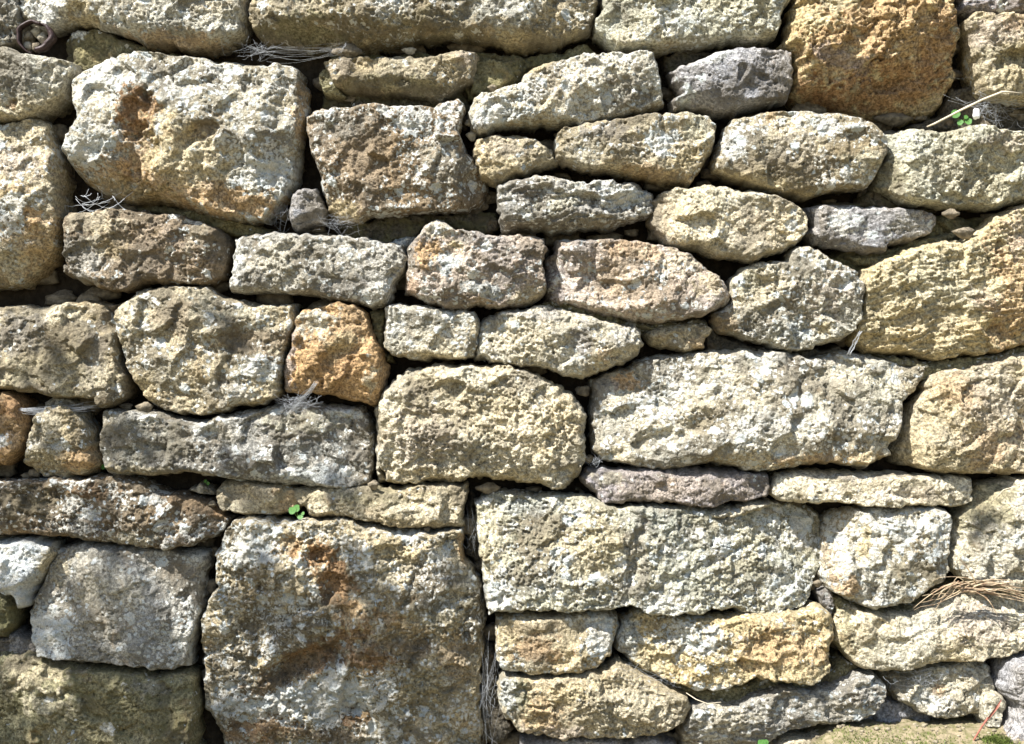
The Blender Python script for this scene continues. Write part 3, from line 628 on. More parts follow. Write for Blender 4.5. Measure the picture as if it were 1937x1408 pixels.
S('1102,905 1120,890 1170,886 1240,890 1320,888 1400,893 1460,897 1466,925 1455,942 1400,952 1340,963 1280,955 1200,950 1180,958 1140,952 1122,935 1105,918', f=20, base='plum', lich=.2, dark=.35, rough=.9,
  auto=.3, cuts=[(1290,908,-88,1.0),(1125,920,185,.8),(1280,945,95,.5)], spots=[(1280,925,150,20,0,'pink',.55),(1150,905,30,14,0,'pale',.8),(1190,945,26,10,0,'plum',.6)], lab='flat purplish grey slab under the widest block'),
S('1467,915 1480,900 1530,893 1600,895 1700,898 1780,903 1851,906 1853,930 1845,955 1830,962 1760,958 1680,960 1640,958 1580,950 1530,955 1480,950 1463,935', f=24, base='cream', lich=.2, dark=.22, rough=.8,
  auto=.15, r=7, cuts=[(1640,910,-90,1.4),(1480,930,185,.5)], spots=[(1540,948,12,8,0,'white',.9),(1700,935,120,16,0,'pink',.35),(1600,903,120,5,0,'slate',.5)], lab='long thin cream slab with a squared right end'),
S('1852,935 1870,918 1937,908 2060,900 2060,1125 1937,1122 1870,1116 1830,1100 1812,1080 1802,1040 1815,1000 1835,962', f=24, base='pale', lich=.3, dark=.2, rough=.8,
  auto=.15, cuts=[(1880,1010,-135,.9),(1835,1080,170,.6)], spots=[(1860,960,60,60,-40,'olive',.7),(1920,1060,60,50,0,'pale',.6)], bumps=[(1920,1095,50,7,-10,-9)]),
# ---- seventh course
S('-40,1030 40,1022 88,1030 98,1045 80,1085 55,1110 45,1150 28,1156 18,1130 -5,1115 -40,1090', f=26, base='white', lich=.9, dark=.2, auto=.4, rough=.9, cuts=[(75,1070,25,1.1)], spots=[(85,1070,12,36,20,'yellow',.8)], lab='small white lichen covered wedge stone at the end of the lower course'),
S('-120,1105 0,1120 19,1150 15,1190 0,1211 -120,1215', f=2, base='olive', moss=.6, lich=.2),
S('-120,1215 10,1205 60,1230 80,1250 -120,1260', f=-30, base='slate', lich=.1, dark=.4),
S('95,1045 130,1033 200,1036 280,1042 350,1047 384,1053 379,1085 372,1110 375,1150 368,1180 355,1230 348,1271 320,1276 280,1275 240,1262 180,1258 120,1255 70,1245 50,1210 37,1165 55,1130 75,1100', f=24, base='grey', lich=.42, dark=.36, rough=.85, med=.6,
  auto=.2, r=11, tilt=(0,.0), cuts=[(110,1130,205,.7),(365,1150,5,1.0),(230,1056,-85,.9),(200,1160,60,.1)], spots=[(80,1210,50,60,30,'L+',.6),(340,1200,40,60,0,'L+',.35),(330,1080,50,20,0,'brown',.4),(110,1080,20,40,20,'yellow',.5),(200,1140,70,60,0,'pale',.5)],
  lab='flat square grey block, grainy and lightly lichened'),
S('405,1080 400,1050 420,1015 440,990 480,981 540,985 600,988 640,984 700,993 760,1003 820,1008 875,1004 879,1020 872,1060 895,1080 910,1110 915,1150 919,1190 910,1220 908,1280 915,1330 912,1400 905,1480 420,1480 395,1400 370,1360 372,1300 370,1250 365,1200 372,1170 395,1130 410,1110', f=38, base='buff', lich=.56, dark=.36, moss=.05, rough=1.3, med=1.2,
  r=16, E=64, auto=.15, cuts=[(420,1060,200,.8),(395,1240,170,.8),(880,1150,0,.9),(640,1000,-90,.5),(600,1180,90,.06)],
  bumps=[(605,1050,24,18,0,-22),(640,1105,36,32,20,-18),(655,1160,24,14,0,-13),(600,1240,115,28,-28,-25),(560,1270,60,30,-30,-10),(505,1240,20,44,20,15),(560,1200,80,40,-20,9),(850,1165,50,20,-40,10),(790,1220,18,14,0,-11),(700,1250,60,40,0,5),(460,1160,60,60,0,-6),(750,1120,90,50,0,7),(520,1090,60,50,0,8),(660,1365,16,14,0,-16),(880,1202,7,7,0,-12),(680,1180,20,60,30,9),(705,1260,18,16,0,-10)],
  spots=[(605,1045,40,22,0,'rust',.9),(640,1100,44,40,30,'rust',.85),(665,1150,30,24,0,'orange',.7),(600,1240,150,30,-28,'rust',.85),(700,1230,80,40,10,'brown',.6),(560,1030,40,20,0,'orange',.5),(770,1180,50,20,20,'orange',.5),(450,1400,40,30,0,'rust',.6),(860,1250,30,50,0,'orange',.4),(520,1290,90,22,-28,'brown',.9),(705,1250,50,30,0,'rust',.7),(785,1225,34,26,0,'brown',.8),(655,1365,34,20,0,'rust',.9),(510,1385,60,24,0,'rust',.6),(620,1400,80,14,0,'brown',.8),
         (750,1040,60,20,10,'yellow',.5),(755,1080,40,20,0,'cream',.7),(640,1330,110,60,-10,'L+',.7),(500,1330,80,50,0,'L+',.5),(760,1330,100,80,0,'olive',.35),(840,1270,60,60,0,'L-',.3),(500,1180,60,60,0,'D+',.3),(820,1050,24,20,0,'white',.9),(875,1040,10,30,0,'orange',.7),(790,1170,80,40,0,'olive',.3),(480,1040,60,30,0,'L+',.4)],
  lab='largest block, reddish brown fissures between white lichen crusts'),
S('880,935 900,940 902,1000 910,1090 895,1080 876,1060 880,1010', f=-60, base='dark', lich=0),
S('893,955 910,938 960,934 1020,937 1080,940 1120,943 1145,953 1170,963 1210,957 1280,960 1380,963 1440,957 1500,957 1550,966 1572,979 1576,1010 1570,1060 1555,1100 1540,1140 1530,1155 1460,1172 1400,1161 1350,1158 1270,1168 1230,1160 1190,1145 1160,1158 1080,1158 1000,1160 960,1162 925,1166 918,1140 908,1080 905,1040 900,990', f=34, base='lime', lich=.42, dark=.36, rough=1.0, med=.7,
  r=11, auto=.1, tilt=(0,.0), cuts=[(912,1040,182,.7),(1000,955,-92,.7),(1550,1060,8,.7)], bumps=[(1200,1060,18,90,12,-13),(1060,1040,110,80,0,3),(1380,1060,150,60,-20,5),(1320,1075,140,9,-24,-5),(1340,960,60,14,0,-9),(1022,1108,12,9,0,-11),(1435,1066,10,4,0,-8),(1064,1003,8,6,0,-8)],
  spots=[(1060,1030,110,70,0,'buff',.55),(1200,1050,26,90,12,'grey',.6),(1500,1000,60,40,0,'L+',.5),(940,1130,40,40,0,'L+',.5),(1500,1120,50,40,0,'L+',.4),(1240,1140,50,20,0,'white',.6),(1380,1040,80,30,0,'L+',.25),(1000,960,60,14,0,'bluegrey',.5)],
  lab='long pale greenish block with a vertical step in its face'),
S('1095,935 1130,955 1170,965 1220,958 1340,970 1400,962 1460,946 1470,960 1400,985 1300,990 1200,975 1120,960', f=8, base='pale', lich=.3, auto=.3),
S('1580,985 1600,970 1680,960 1770,960 1800,968 1814,985 1808,1020 1798,1055 1801,1080 1780,1110 1750,1130 1720,1148 1680,1160 1650,1156 1610,1140 1580,1120 1560,1100 1562,1050 1570,1010', f=22, base='pale', lich=.6, dark=.3,
  auto=.2, cuts=[(1625,1060,200,.8),(1700,985,-90,.7),(1690,1120,70,.6)], bumps=[(1625,1050,12,50,0,-8),(1720,1010,60,26,0,4)], spots=[(1635,1030,12,40,15,'yellow',.8),(1600,1110,26,20,30,'orange',.7),(1720,1000,70,20,0,'L+',.5),(1572,1060,10,60,0,'brown',.7),(1720,1080,50,30,0,'olive',.35)]),
S('1555,1120 1580,1118 1590,1160 1584,1186 1560,1150', f=-22, base='slate', lich=.3),
# ---- eighth course
S('-120,1246 0,1240 60,1241 80,1253 120,1262 200,1267 290,1284 350,1278 361,1295 365,1340 362,1400 360,1500 -120,1500', f=20, base='olive', lich=.2, dark=.3, moss=.4, rough=.85,
  auto=.1, r=12, cuts=[(60,1258,-90,.5),(350,1370,5,.9),(150,1350,85,.12)], bumps=[(60,1290,60,24,0,8),(90,1335,50,20,0,6)], spots=[(60,1270,90,30,0,'buff',.7),(90,1330,60,30,0,'cream',.5),(208,1380,14,11,0,'white',.9),(208,1380,14,11,0,'L+',.9),(320,1330,60,60,0,'olive',.5),(180,1400,160,30,0,'yellow',.25),(280,1300,50,20,0,'slate',.3)],
  lab='wide mossy olive stone at the foot of the wall'),
S('940,1170 960,1166 1020,1166 1080,1163 1140,1160 1172,1169 1176,1190 1165,1220 1155,1245 1130,1265 1080,1280 1060,1288 1020,1283 950,1276 935,1240 938,1200', f=20, base='buff', lich=.4, dark=.25,
  auto=.4, cuts=[(1050,1262,92,.8)], bumps=[(1020,1210,50,24,-20,-5)], spots=[(1010,1230,60,24,0,'rust',.55),(955,1200,24,50,0,'yellow',.6),(1140,1220,34,36,0,'L+',.8),(1130,1180,36,14,0,'white',.6),(1010,1190,50,20,0,'brown',.4)]),
S('1180,1180 1215,1158 1290,1165 1340,1172 1400,1165 1470,1160 1520,1158 1550,1151 1574,1160 1584,1185 1575,1210 1570,1235 1571,1270 1545,1290 1510,1299 1470,1288 1430,1283 1400,1300 1360,1313 1320,1310 1260,1290 1210,1270 1168,1240 1165,1205', f=34, base='yellow', lich=.35, dark=.15,
  auto=.2, cuts=[(1218,1220,190,1.2),(1340,1190,-95,.6),(1300,1282,105,.7),(1500,1180,-70,.3)], bumps=[(1455,1210,50,26,-20,-8),(1245,1222,12,12,0,-12),(1500,1240,60,24,0,6),(1350,1250,60,30,0,5)],
  spots=[(1190,1210,26,50,0,'bluegrey',.8),(1300,1210,80,40,0,'L+',.5),(1480,1230,90,50,0,'orange',.6),(1500,1270,60,20,0,'yellow',.6),(1330,1220,60,30,0,'pale',.7),(1240,1250,30,30,0,'yellow',.7),(1360,1300,40,12,0,'L+',.5)],
  lab='yellow ochre stone with a white left half'),
S('1582,1190 1590,1160 1612,1150 1680,1166 1740,1158 1790,1130 1850,1122 2060,1135 2060,1240 1937,1236 1900,1246 1850,1253 1780,1259 1720,1271 1680,1276 1630,1268 1600,1240 1580,1215', f=28, base='cream', lich=.18, dark=.15, rough=.85,
  auto=.15, cuts=[(1622,1210,185,1.1),(1690,1180,-85,.9),(1780,1250,93,.5)], bumps=[(1700,1175,46,24,-10,-12),(1640,1190,20,26,0,8)], spots=[(1850,1180,60,36,0,'pink',.6),(1600,1200,24,50,0,'olive',.7),(1650,1230,60,30,0,'lime',.35),(1900,1150,60,20,0,'L+',.4)]),
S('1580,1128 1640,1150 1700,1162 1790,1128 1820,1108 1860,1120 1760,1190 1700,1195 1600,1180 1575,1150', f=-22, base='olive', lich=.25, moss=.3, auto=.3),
# ---- foot of the wall
S('942,1290 980,1284 1050,1288 1100,1278 1150,1270 1165,1255 1200,1270 1260,1300 1300,1318 1313,1345 1290,1375 1250,1395 1190,1401 1130,1402 1080,1406 1020,1401 980,1395 950,1360 937,1320', f=24, base='buff', lich=.15, dark=.2, rough=1.2,
  auto=.25, cuts=[(1000,1300,200,.7),(1080,1380,92,.6),(1200,1300,-70,.4)], bumps=[(1110,1315,60,24,0,8),(1200,1340,60,40,0,7),(1000,1340,40,40,0,-6)], spots=[(970,1310,34,44,0,'bluegrey',.7),(985,1310,20,40,0,'M+',.6),(1030,1350,40,40,30,'orange',.45),(1080,1310,50,20,-20,'yellow',.8),(1220,1350,80,40,0,'cream',.5),(1060,1390,80,14,0,'pink',.6)]),
S('1310,1340 1340,1332 1400,1336 1440,1316 1480,1302 1530,1310 1580,1298 1620,1279 1660,1277 1679,1300 1675,1330 1650,1360 1600,1370 1540,1380 1500,1385 1470,1400 1440,1440 1300,1450 1290,1395 1300,1365', f=26, base='grey', lich=.4, dark=.38, rough=1.3, med=1.3,
  auto=.3, strata=3, cuts=[(1500,1370,95,.9)], bumps=[(1500,1330,30,14,20,-8),(1350,1390,40,30,0,7),(1620,1320,40,30,0,7)], spots=[(1370,1360,60,24,0,'cream',.5),(1620,1310,50,30,0,'slate',.3),(1340,1400,40,20,0,'white',.4)]),
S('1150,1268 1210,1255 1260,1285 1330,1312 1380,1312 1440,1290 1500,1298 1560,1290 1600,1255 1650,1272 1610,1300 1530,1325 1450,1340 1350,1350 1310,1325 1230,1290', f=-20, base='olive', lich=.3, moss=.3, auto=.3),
S('1672,1280 1740,1272 1800,1260 1850,1256 1888,1268 1896,1300 1890,1332 1870,1356 1830,1362 1790,1368 1750,1352 1712,1335 1690,1310', f=4, base='pale', lich=.4, dark=.32, rough=1.2,
  auto=.3, bumps=[(1790,1310,40,20,-30,-8)], cuts=[(1740,1300,200,.9)], spots=[(1760,1325,40,16,10,'white',.6),(1780,1310,16,12,0,'orange',.6),(1740,1280,40,20,0,'olive',.4)]),
S('1864,1318 1880,1306 1905,1320 1908,1350 1895,1380 1866,1378 1860,1350', f=22, base='pale', lich=.3, dark=.2, rough=.7),
S('1902,1256 1920,1244 1960,1240 2060,1240 2060,1500 1850,1500 1858,1440 1880,1390 1908,1365 1912,1335 1905,1318 1888,1300', f=60, base='slate', lich=.05, dark=.05, rough=.7, med=.8, pits=.3,
  auto=.15, r=16, E=70, cuts=[(1900,1400,190,.4)], spots=[(1900,1430,60,50,0,'pink',.5)], lab='smooth pale grey boulder at the bottom corner beside the red stem'),
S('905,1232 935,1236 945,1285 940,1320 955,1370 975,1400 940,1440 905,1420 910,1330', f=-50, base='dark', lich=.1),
S('985,1412 1060,1405 1180,1408 1240,1402 1290,1420 1290,1500 980,1500', f=-8, base='slate', lich=.2, rough=.6),
S('1490,1404 1560,1396 1625,1402 1650,1440 1640,1500 1440,1500 1450,1430', f=22, base='cream', lich=.2, dark=.2, rough=.7),
S('1640,1345 1700,1335 1760,1352 1800,1362 1850,1366 1850,1420 1640,1420 1560,1400 1600,1375', f=-34, base='slate', lich=.1, moss=.2, auto=.4),
]


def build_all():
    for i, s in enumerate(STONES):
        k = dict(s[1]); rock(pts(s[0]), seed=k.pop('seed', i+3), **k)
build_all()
# ------------------------------------------------------------------ wall beyond the frame, so that it goes on to every side
def rand_stone(x0, y0, x1, y1, rng):
    g = 7
    def e(a, b, n, fixed, vert, sgn):
        out = []
        for k in range(n):
            u = a+(b-a)*(k+0.5)/n
            v = fixed+sgn*rng.uniform(0, 1)*min(24, abs(y1-y0)*.14)
            out.append((v, u) if vert else (u, v))
        return out
    p = e(x0+g+12, x1-g-12, 4, y0+g, False, 1)+e(y0+g+10, y1-g-10, 2, x1-g, True, -1)
    p += e(x1-g-12, x0+g+12, 4, y1-g, False, -1)+e(y1-g-10, y0+g+10, 2, x0+g, True, 1)
    return p
rng = np.random.RandomState(7)
def fill_zone(xa, xb, ya, yb, seed0):
    y = ya; k = seed0
    while y < yb-50:
        h = rng.uniform(95, 215)
        if y+h > yb-60: h = yb-y
        x = xa+rng.uniform(-60, 0)
        while x < xb-60:
            w = rng.uniform(130, 400)
            if x+w > xb-90: w = xb-x
            bs = ['buff', 'pale', 'grey', 'buff', 'cream', 'pink', 'brown', 'lime', 'yellow', 'orange'][rng.randint(10)]
            rock(rand_stone(x, y, x+w, y+h, rng), f=rng.uniform(8, 34), base=bs, lich=rng.uniform(.1, .6), dark=rng.uniform(.2, .45), seed=k, cell=8.0, rough=.8, auto=.6)
            x += w; k += 1
        y += h
fill_zone(-1250, -118, -620, 1500, 300)
fill_zone(2062, 3150, -620, 1500, 500)
fill_zone(-118, 2062, -620, -118, 700)

# earth and small packing behind the face stones
gx = np.linspace(-1300, 3200, 240); gy = np.linspace(-560, 1560, 120)
X, Y = np.meshgrid(gx, gy)
D = 118+fbm(X, Y, X*0, 90, 4, 5)*22
V = np.stack([X/1000-WALL_LOC[0], D/1000, (H-Y)/1000], -1).reshape(-1, 3)
nx_ = len(gx); ny_ = len(gy); ii = np.arange(nx_*ny_).reshape(ny_, nx_)
F = np.stack([ii[:-1, :-1], ii[1:, :-1], ii[1:, 1:], ii[:-1, 1:]], -1).reshape(-1, 4)
mesh_obj('earth_core', V, F, M_EARTH, WALL)
bm_ = MB(); v0 = [(-1.3, .12, -.12), (3.2, .12, -.12), (3.2, .5, -.12), (-1.3, .5, -.12), (-1.3, .16, 1.96), (3.2, .16, 1.96), (3.2, .5, 1.96), (-1.3, .5, 1.96)]
bm_.add(([(x-WALL_LOC[0], y, z) for x, y, z in v0], [(4, 5, 6, 7), (1, 2, 6, 5), (2, 3, 7, 6), (3, 0, 4, 7), (3, 2, 1, 0)]))
bm_.build('rear_infill', M_EARTH, WALL, smooth=False)

def pebble_geo(c, r, rs, seg=10, squash=(1, .8, .7)):
    """lumpy pebble; c metres, r metres"""
    vs = []; fs = []
    rows = seg//2+1
    ph = rs.uniform(0, 9)
    for i in range(rows+1):
        th = math.pi*i/rows
        for j in range(seg):
            a = 2*math.pi*j/seg
            d = np.array([math.sin(th)*math.cos(a), math.sin(th)*math.sin(a), math.cos(th)])
            n = 1+.22*math.sin(d[0]*3.1+ph)*math.cos(d[1]*2.7-ph)+.15*math.sin(d[2]*5+ph*2)
            vs.append((c[0]+d[0]*r*squash[0]*n, c[1]+d[1]*r*squash[1]*n, c[2]+d[2]*r*squash[2]*n))
    for i in range(rows):
        for j in range(seg):
            fs.append((i*seg+j, (i+1)*seg+j, (i+1)*seg+(j+1) % seg, i*seg+(j+1) % seg))
    return vs, fs
M_PEB = simple_mat('packing_stone', (0.24, 0.20, 0.14), .95, .55, 90, .003)
M_PEB2 = simple_mat('pale_pebble', (0.46, 0.41, 0.31), .9, .4, 150, .002)
rs = np.random.RandomState(3); mb = MB()
for k in range(900):
    x, y = rs.uniform(-100, 2040), rs.uniform(-100, 1460)
    r = rs.uniform(6, 30)
    mb.add(pebble_geo(P(x, y, -rs.uniform(74, 112))-WALL_LOC*[1, 0, 0], r/1000, rs, 10, (rs.uniform(.9, 1.6), .8, rs.uniform(.5, .9))))
o = mb.build('packing_rubble', M_PEB, WALL); o['kind'] = 'stuff'
# small pinning chips that can be seen in the joints: x, y, radius, depth, squash x
for (x, y, r, dpt, sx_) in [(265, 772, 15, -18, 1.1), (705, 918, 12, 2, .9), (36, 905, 14, -40, 1), (50, 898, 11, -30, 1), (545, 905, 10, -50, 1), (930, 160, 9, -20, 1), (770, 86, 9, -30, 1.6), (655, 92, 18, -14, 1.6),
                            (300, 942, 10, -40, 1.4), (395, 957, 8, -20, 1), (922, 928, 14, -40, 1.8), (1440, 1118, 9, -30, 1), (1012, 1090, 10, -60, 1), (890, 250, 12, -30, .9), (888, 225, 10, -34, 1),
                            (1060, 590, 7, -20, 1.4), (1120, 596, 6, -20, 1), (960, 592, 12, -30, 1.8), (1115, 870, 10, -30, 1), (1105, 740, 14, -50, 1), (182, 858, 9, -40, 1), (1555, 1110, 9, -30, 1), (650, 172, 8, -60, 2),
                            (1800, 404, 12, 4, 1.5), (1822, 440, 14, 12, 1.6), (1130, 955, 9, -20, 2), (1700, 1265, 8, -30, 1.4), (220, 770, 9, -50, 1.5), (720, 1008, 8, -36, 1.2), (806, 1004, 6, -12, 1)]:
    mb = MB(); c = P(x, y, dpt)
    mb.add(pebble_geo((0, 0, 0), r/1000, rs, 12, (sx_, .8, .75)))
    o = mb.build('pinning_chip', M_PEB2 if rs.rand() < .18 else M_PEB, WALL); o.location = c-WALL_LOC

# ------------------------------------------------------------------ ground
def axis(parts):
    out = []
    for a, b, n in parts: out += list(np.linspace(a, b, n, endpoint=False))
    return np.array(out)
ax_ = axis([(-60, -4, 12), (-4, -0.2, 20), (-.2, 1.2, 40), (1.2, 2.3, 240), (2.3, 6, 20), (6, 61, 12)])
ay_ = axis([(-60, -6, 12), (-6, -1, 20), (-1, -.25, 20), (-.25, .12, 90), (.12, .6, 8), (.6, 61, 14)])
X, Y = np.meshgrid(ax_, ay_)
bank = sstep(1.35, 1.62, X)*(1-sstep(2.6, 3.2, X))
top = -0.085+bank*0.118
dist = np.clip(-Y, 0, 9)
Z = top-bank*np.clip(dist-.02, 0, .34)*.34-(1-bank)*0.02*np.clip(dist, 0, 1)
Z = Z+(fbm(X*1000, Y*1000, X*0, 60, 4, 9)*.006+fbm(X*1000, Y*1000, X*0, 9, 3, 19)*.0035)*(np.abs(X) < 5)
Z = Z+fbm(X, Y, X*0, 3, 3, 29)*.05*sstep(1.5, 6, np.maximum(np.abs(X-1), dist))
ii = np.arange(X.size).reshape(X.shape)
F = np.stack([ii[:-1, :-1], ii[:-1, 1:], ii[1:, 1:], ii[1:, :-1]], -1).reshape(-1, 4)
G = mesh_obj('ground', np.stack([X, Y, Z], -1).reshape(-1, 3), F, M_GROUND)
tag(G, 'bare soil and moss bank at the foot of the wall', None, None, 'structure')
def ground_z(x, y):
    i = np.argmin(np.abs(ax_-x)); j = np.argmin(np.abs(ay_-y)); return float(Z[j, i])

# litter, grit and moss on the bank
rs = np.random.RandomState(11); mb = MB()
for k in range(260):
    x = rs.uniform(1.5, 2.1); y = rs.uniform(-.22, .0); r = rs.uniform(.001, .0055)
    mb.add(pebble_geo((x, y, ground_z(x, y)+r*.3), r, rs, 6, (1.2, 1, .7)))
tag(mb.build('grit', simple_mat('grit', (0.33, 0.28, 0.19), .95, .6, 200, .001)), 'loose pale grit scattered over the soil at the foot of the wall', 'grit', kind='stuff')
def blades(name, mat, spots_, n, hgt, wid, rs, lean=.5):
    mb = MB()
    for k in range(n):
        sx0, sy0, rad = spots_[rs.randint(len(spots_))]
        x = sx0+rs.normal()*rad; y = sy0+rs.normal()*rad*.5; z = ground_z(x, y)
        h = hgt*rs.uniform(.5, 1.2); a = rs.uniform(0, 6.28); l = rs.uniform(.1, lean)*h
        w = wid*rs.uniform(.6, 1.2); ca, sa = math.cos(a), math.sin(a)
        vs = []
        for u in (0, .5, 1):
            c = (x+ca*l*u*u, y+sa*l*u*u, z+h*u*(1-.25*u*lean)); ww = w*(1-u*.9)
            vs += [(c[0]-sa*ww, c[1]+ca*ww, c[2]), (c[0]+sa*ww, c[1]-ca*ww, c[2])]
        mb.add((vs, [(0, 1, 3, 2), (2, 3, 5, 4)]))
    return mb.build(name, mat)
tag(blades('moss', M_MOSS, [(1.855, -.10, .022), (1.83, -.13, .03), (1.87, -.06, .015)], 2600, .009, .0011, rs, 1), 'bright green moss tuft on the soil left of the grey boulder', 'moss', kind='stuff')
tag(blades('moss', M_MOSS, [(1.6, -.06, .05), (1.73, -.07, .05)], 1600, .005, .001, rs, 1), 'thin olive moss film on the soil under the wall', 'moss', kind='stuff')
tag(blades('grass_blades', M_GRASS, [(1.84, -.13, .02), (1.77, -.12, .012)], 26, .034, .0016, rs, 1), 'few short green grass blades at the bottom edge beside the red stem', 'grass', kind='stuff')

# ------------------------------------------------------------------ small plants
def arc(a, b, sag, n=10, side=(0, 0, 1)):
    a = np.array(a, float); b = np.array(b, float); s = np.array(side, float)
    return [a+(b-a)*u+s*sag*4*u*(1-u) for u in np.linspace(0, 1, n)]
def leaf_disc(c, r, nrm, rs, notch=True):
    c = np.array(c, float); nrm = np.array(nrm, float); nrm /= np.linalg.norm(nrm)
    a = np.cross(nrm, (0.3, .2, 1)); a /= np.linalg.norm(a); b = np.cross(nrm, a)
    ph = rs.uniform(0, 6.28); vs = [c-nrm*r*.12]; n = 12
    for k in range(n):
        w = 2*math.pi*k/n
        rr = r*(1-(.22 if notch and k == 0 else 0))*(1+.05*math.sin(3*w))
        vs.append(c+(a*math.cos(w+ph)+b*math.sin(w+ph))*rr)
    return vs, [(0, k+1, (k+1) % n+1) for k in range(n)]
def sprig(x, y, out, leaves, label, root_dx=4, root_dy=10):
    """leaves: (px, py, radius mm)"""
    o = P(x, y, out-25)
    t = empty('clover_sprig', o, label, 'plant', 'small green sprigs growing from the joints')
    for lx, ly, lr in leaves:
        c = P(lx, ly, out)
        st = MB().add(tube([p-o for p in arc(o, c, .006, 7, (0, -1, .3))], .0006, 4)); st.build('stem', M_GRASS, t)
        lf = MB().add(leaf_disc((0, 0, 0), lr*.88/1000, (rs.uniform(-.35, .1), -1, rs.uniform(.1, .6)), rs))
        q = lf.build('leaf', M_LEAF, t); q.location = c-o
    return t
sprig(1828, 232, -8, [(1814, 212, 10), (1823, 228, 7), (1839, 226, 8), (1834, 218, 5)], 'sprig of small round leaves under the pale dry stalk')
sprig(560, 985, 6, [(552, 966, 9), (560, 962, 8), (567, 978, 7), (572, 972, 4)], 'sprig of small round leaves above the largest block')
sprig(183, 895, -30, [(183, 886, 6)], 'single tiny round leaf in the gap beside the long grey stone')
sprig(381, 930, -30, [(379, 914, 4), (384, 918, 4)], 'two minute green leaves in the shaded gap above a flat chip')
sprig(1442, 1418, 28, [(1438, 1402, 9), (1446, 1400, 6)], 'bright green leaf tip poking up at the bottom edge of the picture')

def strands(name, lst, mat, label, cat, group=None, part='blade', sides=4):
    o = np.array(lst[0][0][0]); t = empty(name, o, label, cat, group)
    for ptsl, rad in lst:
        pp = np.array(ptsl)-o
        MB().add(tube(pp, rad, sides)).build(part, mat, t)
    return t
# dead stalk leaning across the joint
st = [P(1752, 241, 16), P(1765, 236, 22), P(1810, 213, 34), P(1850, 194, 42), P(1884, 181, 46), P(1890, 181, 46), P(1922, 183, 44)]
strands('dry_stalk', [(st, [.0014, .0019, .0021, .0021, .002, .0019, .0008])], M_STALK, 'pale dead stalk lying diagonally across the dark joint', 'stalk', part='stem', sides=6)
# white snail-like pebble by the sprig
mb = MB().add(pebble_geo((0, 0, 0), .0085, rs, 12, (.75, .7, 1.25))); o = mb.build('white_pebble', simple_mat('white_shell', (.78, .78, .76), .6, .1, 80, 0), None); o.location = P(1847, 216, 10)
tag(o, 'small bright white pebble beside the round leaves', 'pebble')
# tuft of dried grass
root = P(1822, 1108, 34); rs = np.random.RandomState(5); L = []
for k in range(34):
    if k % 2 and k < 30: a = rs.uniform(150, 215); ln = rs.uniform(40, 115)
    elif k < 34: a = rs.uniform(-22, 25); ln = rs.uniform(50, 150)
    else: a = rs.uniform(40, 150) if k % 2 else rs.uniform(225, 320); ln = rs.uniform(15, 55)
    a = math.radians(a); b0_ = root+np.array([rs.normal()*.012, rs.uniform(-.006, .01), rs.normal()*.006])
    tip = b0_+np.array([math.cos(a)*ln, -rs.uniform(-8, 26), math.sin(a)*ln*.55-rs.uniform(0, 14)])/1000
    pa = arc(b0_, tip, rs.uniform(-.004, .016), 9); ph = rs.uniform(0, 6); pa = [q+np.array([0, 0, .0035*math.sin(ph+i*rs.uniform(.6, 1.1))*i/8]) for i, q in enumerate(pa)]
    L.append((pa, np.linspace(rs.uniform(.0008, .0018), .0003, 9)))
for (x0, y0, x1, y1) in [(1838, 1100, 1802, 1052), (1842, 1118, 1937, 1134), (1842, 1112, 1950, 1122), (1800, 1098, 1718, 1145), (1806, 1096, 1758, 1150), (1850, 1122, 1875, 1160)]:
    L.append((arc(P(x0, y0, 36), P(x1, y1, 46), .006, 9), np.linspace(.0018, .0004, 9)))
strands('dry_grass_tuft', L, M_DRY, 'tangled tuft of dead straw coloured grass sprouting from the joint', 'grass tuft')
# red stem with a narrow leaf
t = empty('red_stem_plant', P(1810, 1408, 40), 'thin red stem with one narrow red leaf beside the grey boulder', 'plant'); o0 = np.array(t.location)
MB().add(tube([P(*q)-o0 for q in [(1806, 1425, 60), (1822, 1392, 62), (1840, 1362, 62), (1852, 1345, 62)]], [.0016, .0017, .0018, .0022], 6)).build('stem', M_RED, t)
lv = []; 
ca_ = [P(*q)-o0 for q in [(1846, 1356, 62), (1856, 1340, 65), (1866, 1326, 66), (1875, 1312, 64)]]
for q, w in zip(ca_, (.002, .0052, .0055, .001)): lv += [q+np.array([-w, 0, -w*.6]), q+np.array([0, .002, 0]), q+np.array([w, 0, w*.6])]
MB().add((lv, [(3*i+j, 3*i+j+1, 3*i+j+4, 3*i+j+3) for i in range(3) for j in range(2)])).build('leaf', M_RED, t)
# fine straws
for (pp, lab) in [([(1298, 1311, 12), (1315, 1320, 26), (1335, 1326, 34), (1360, 1323, 36)], 'thin curved straw hanging under the yellow ochre stone'),
                  ([(1870, 950, 26), (1890, 925, 34), (1937, 912, 34), (1990, 908, 30)], 'fine pale straw above the pale block at the right edge')]:
    strands('straw', [([P(*q) for q in pp], .0009)], M_STALK, lab, 'straw', part='strand')

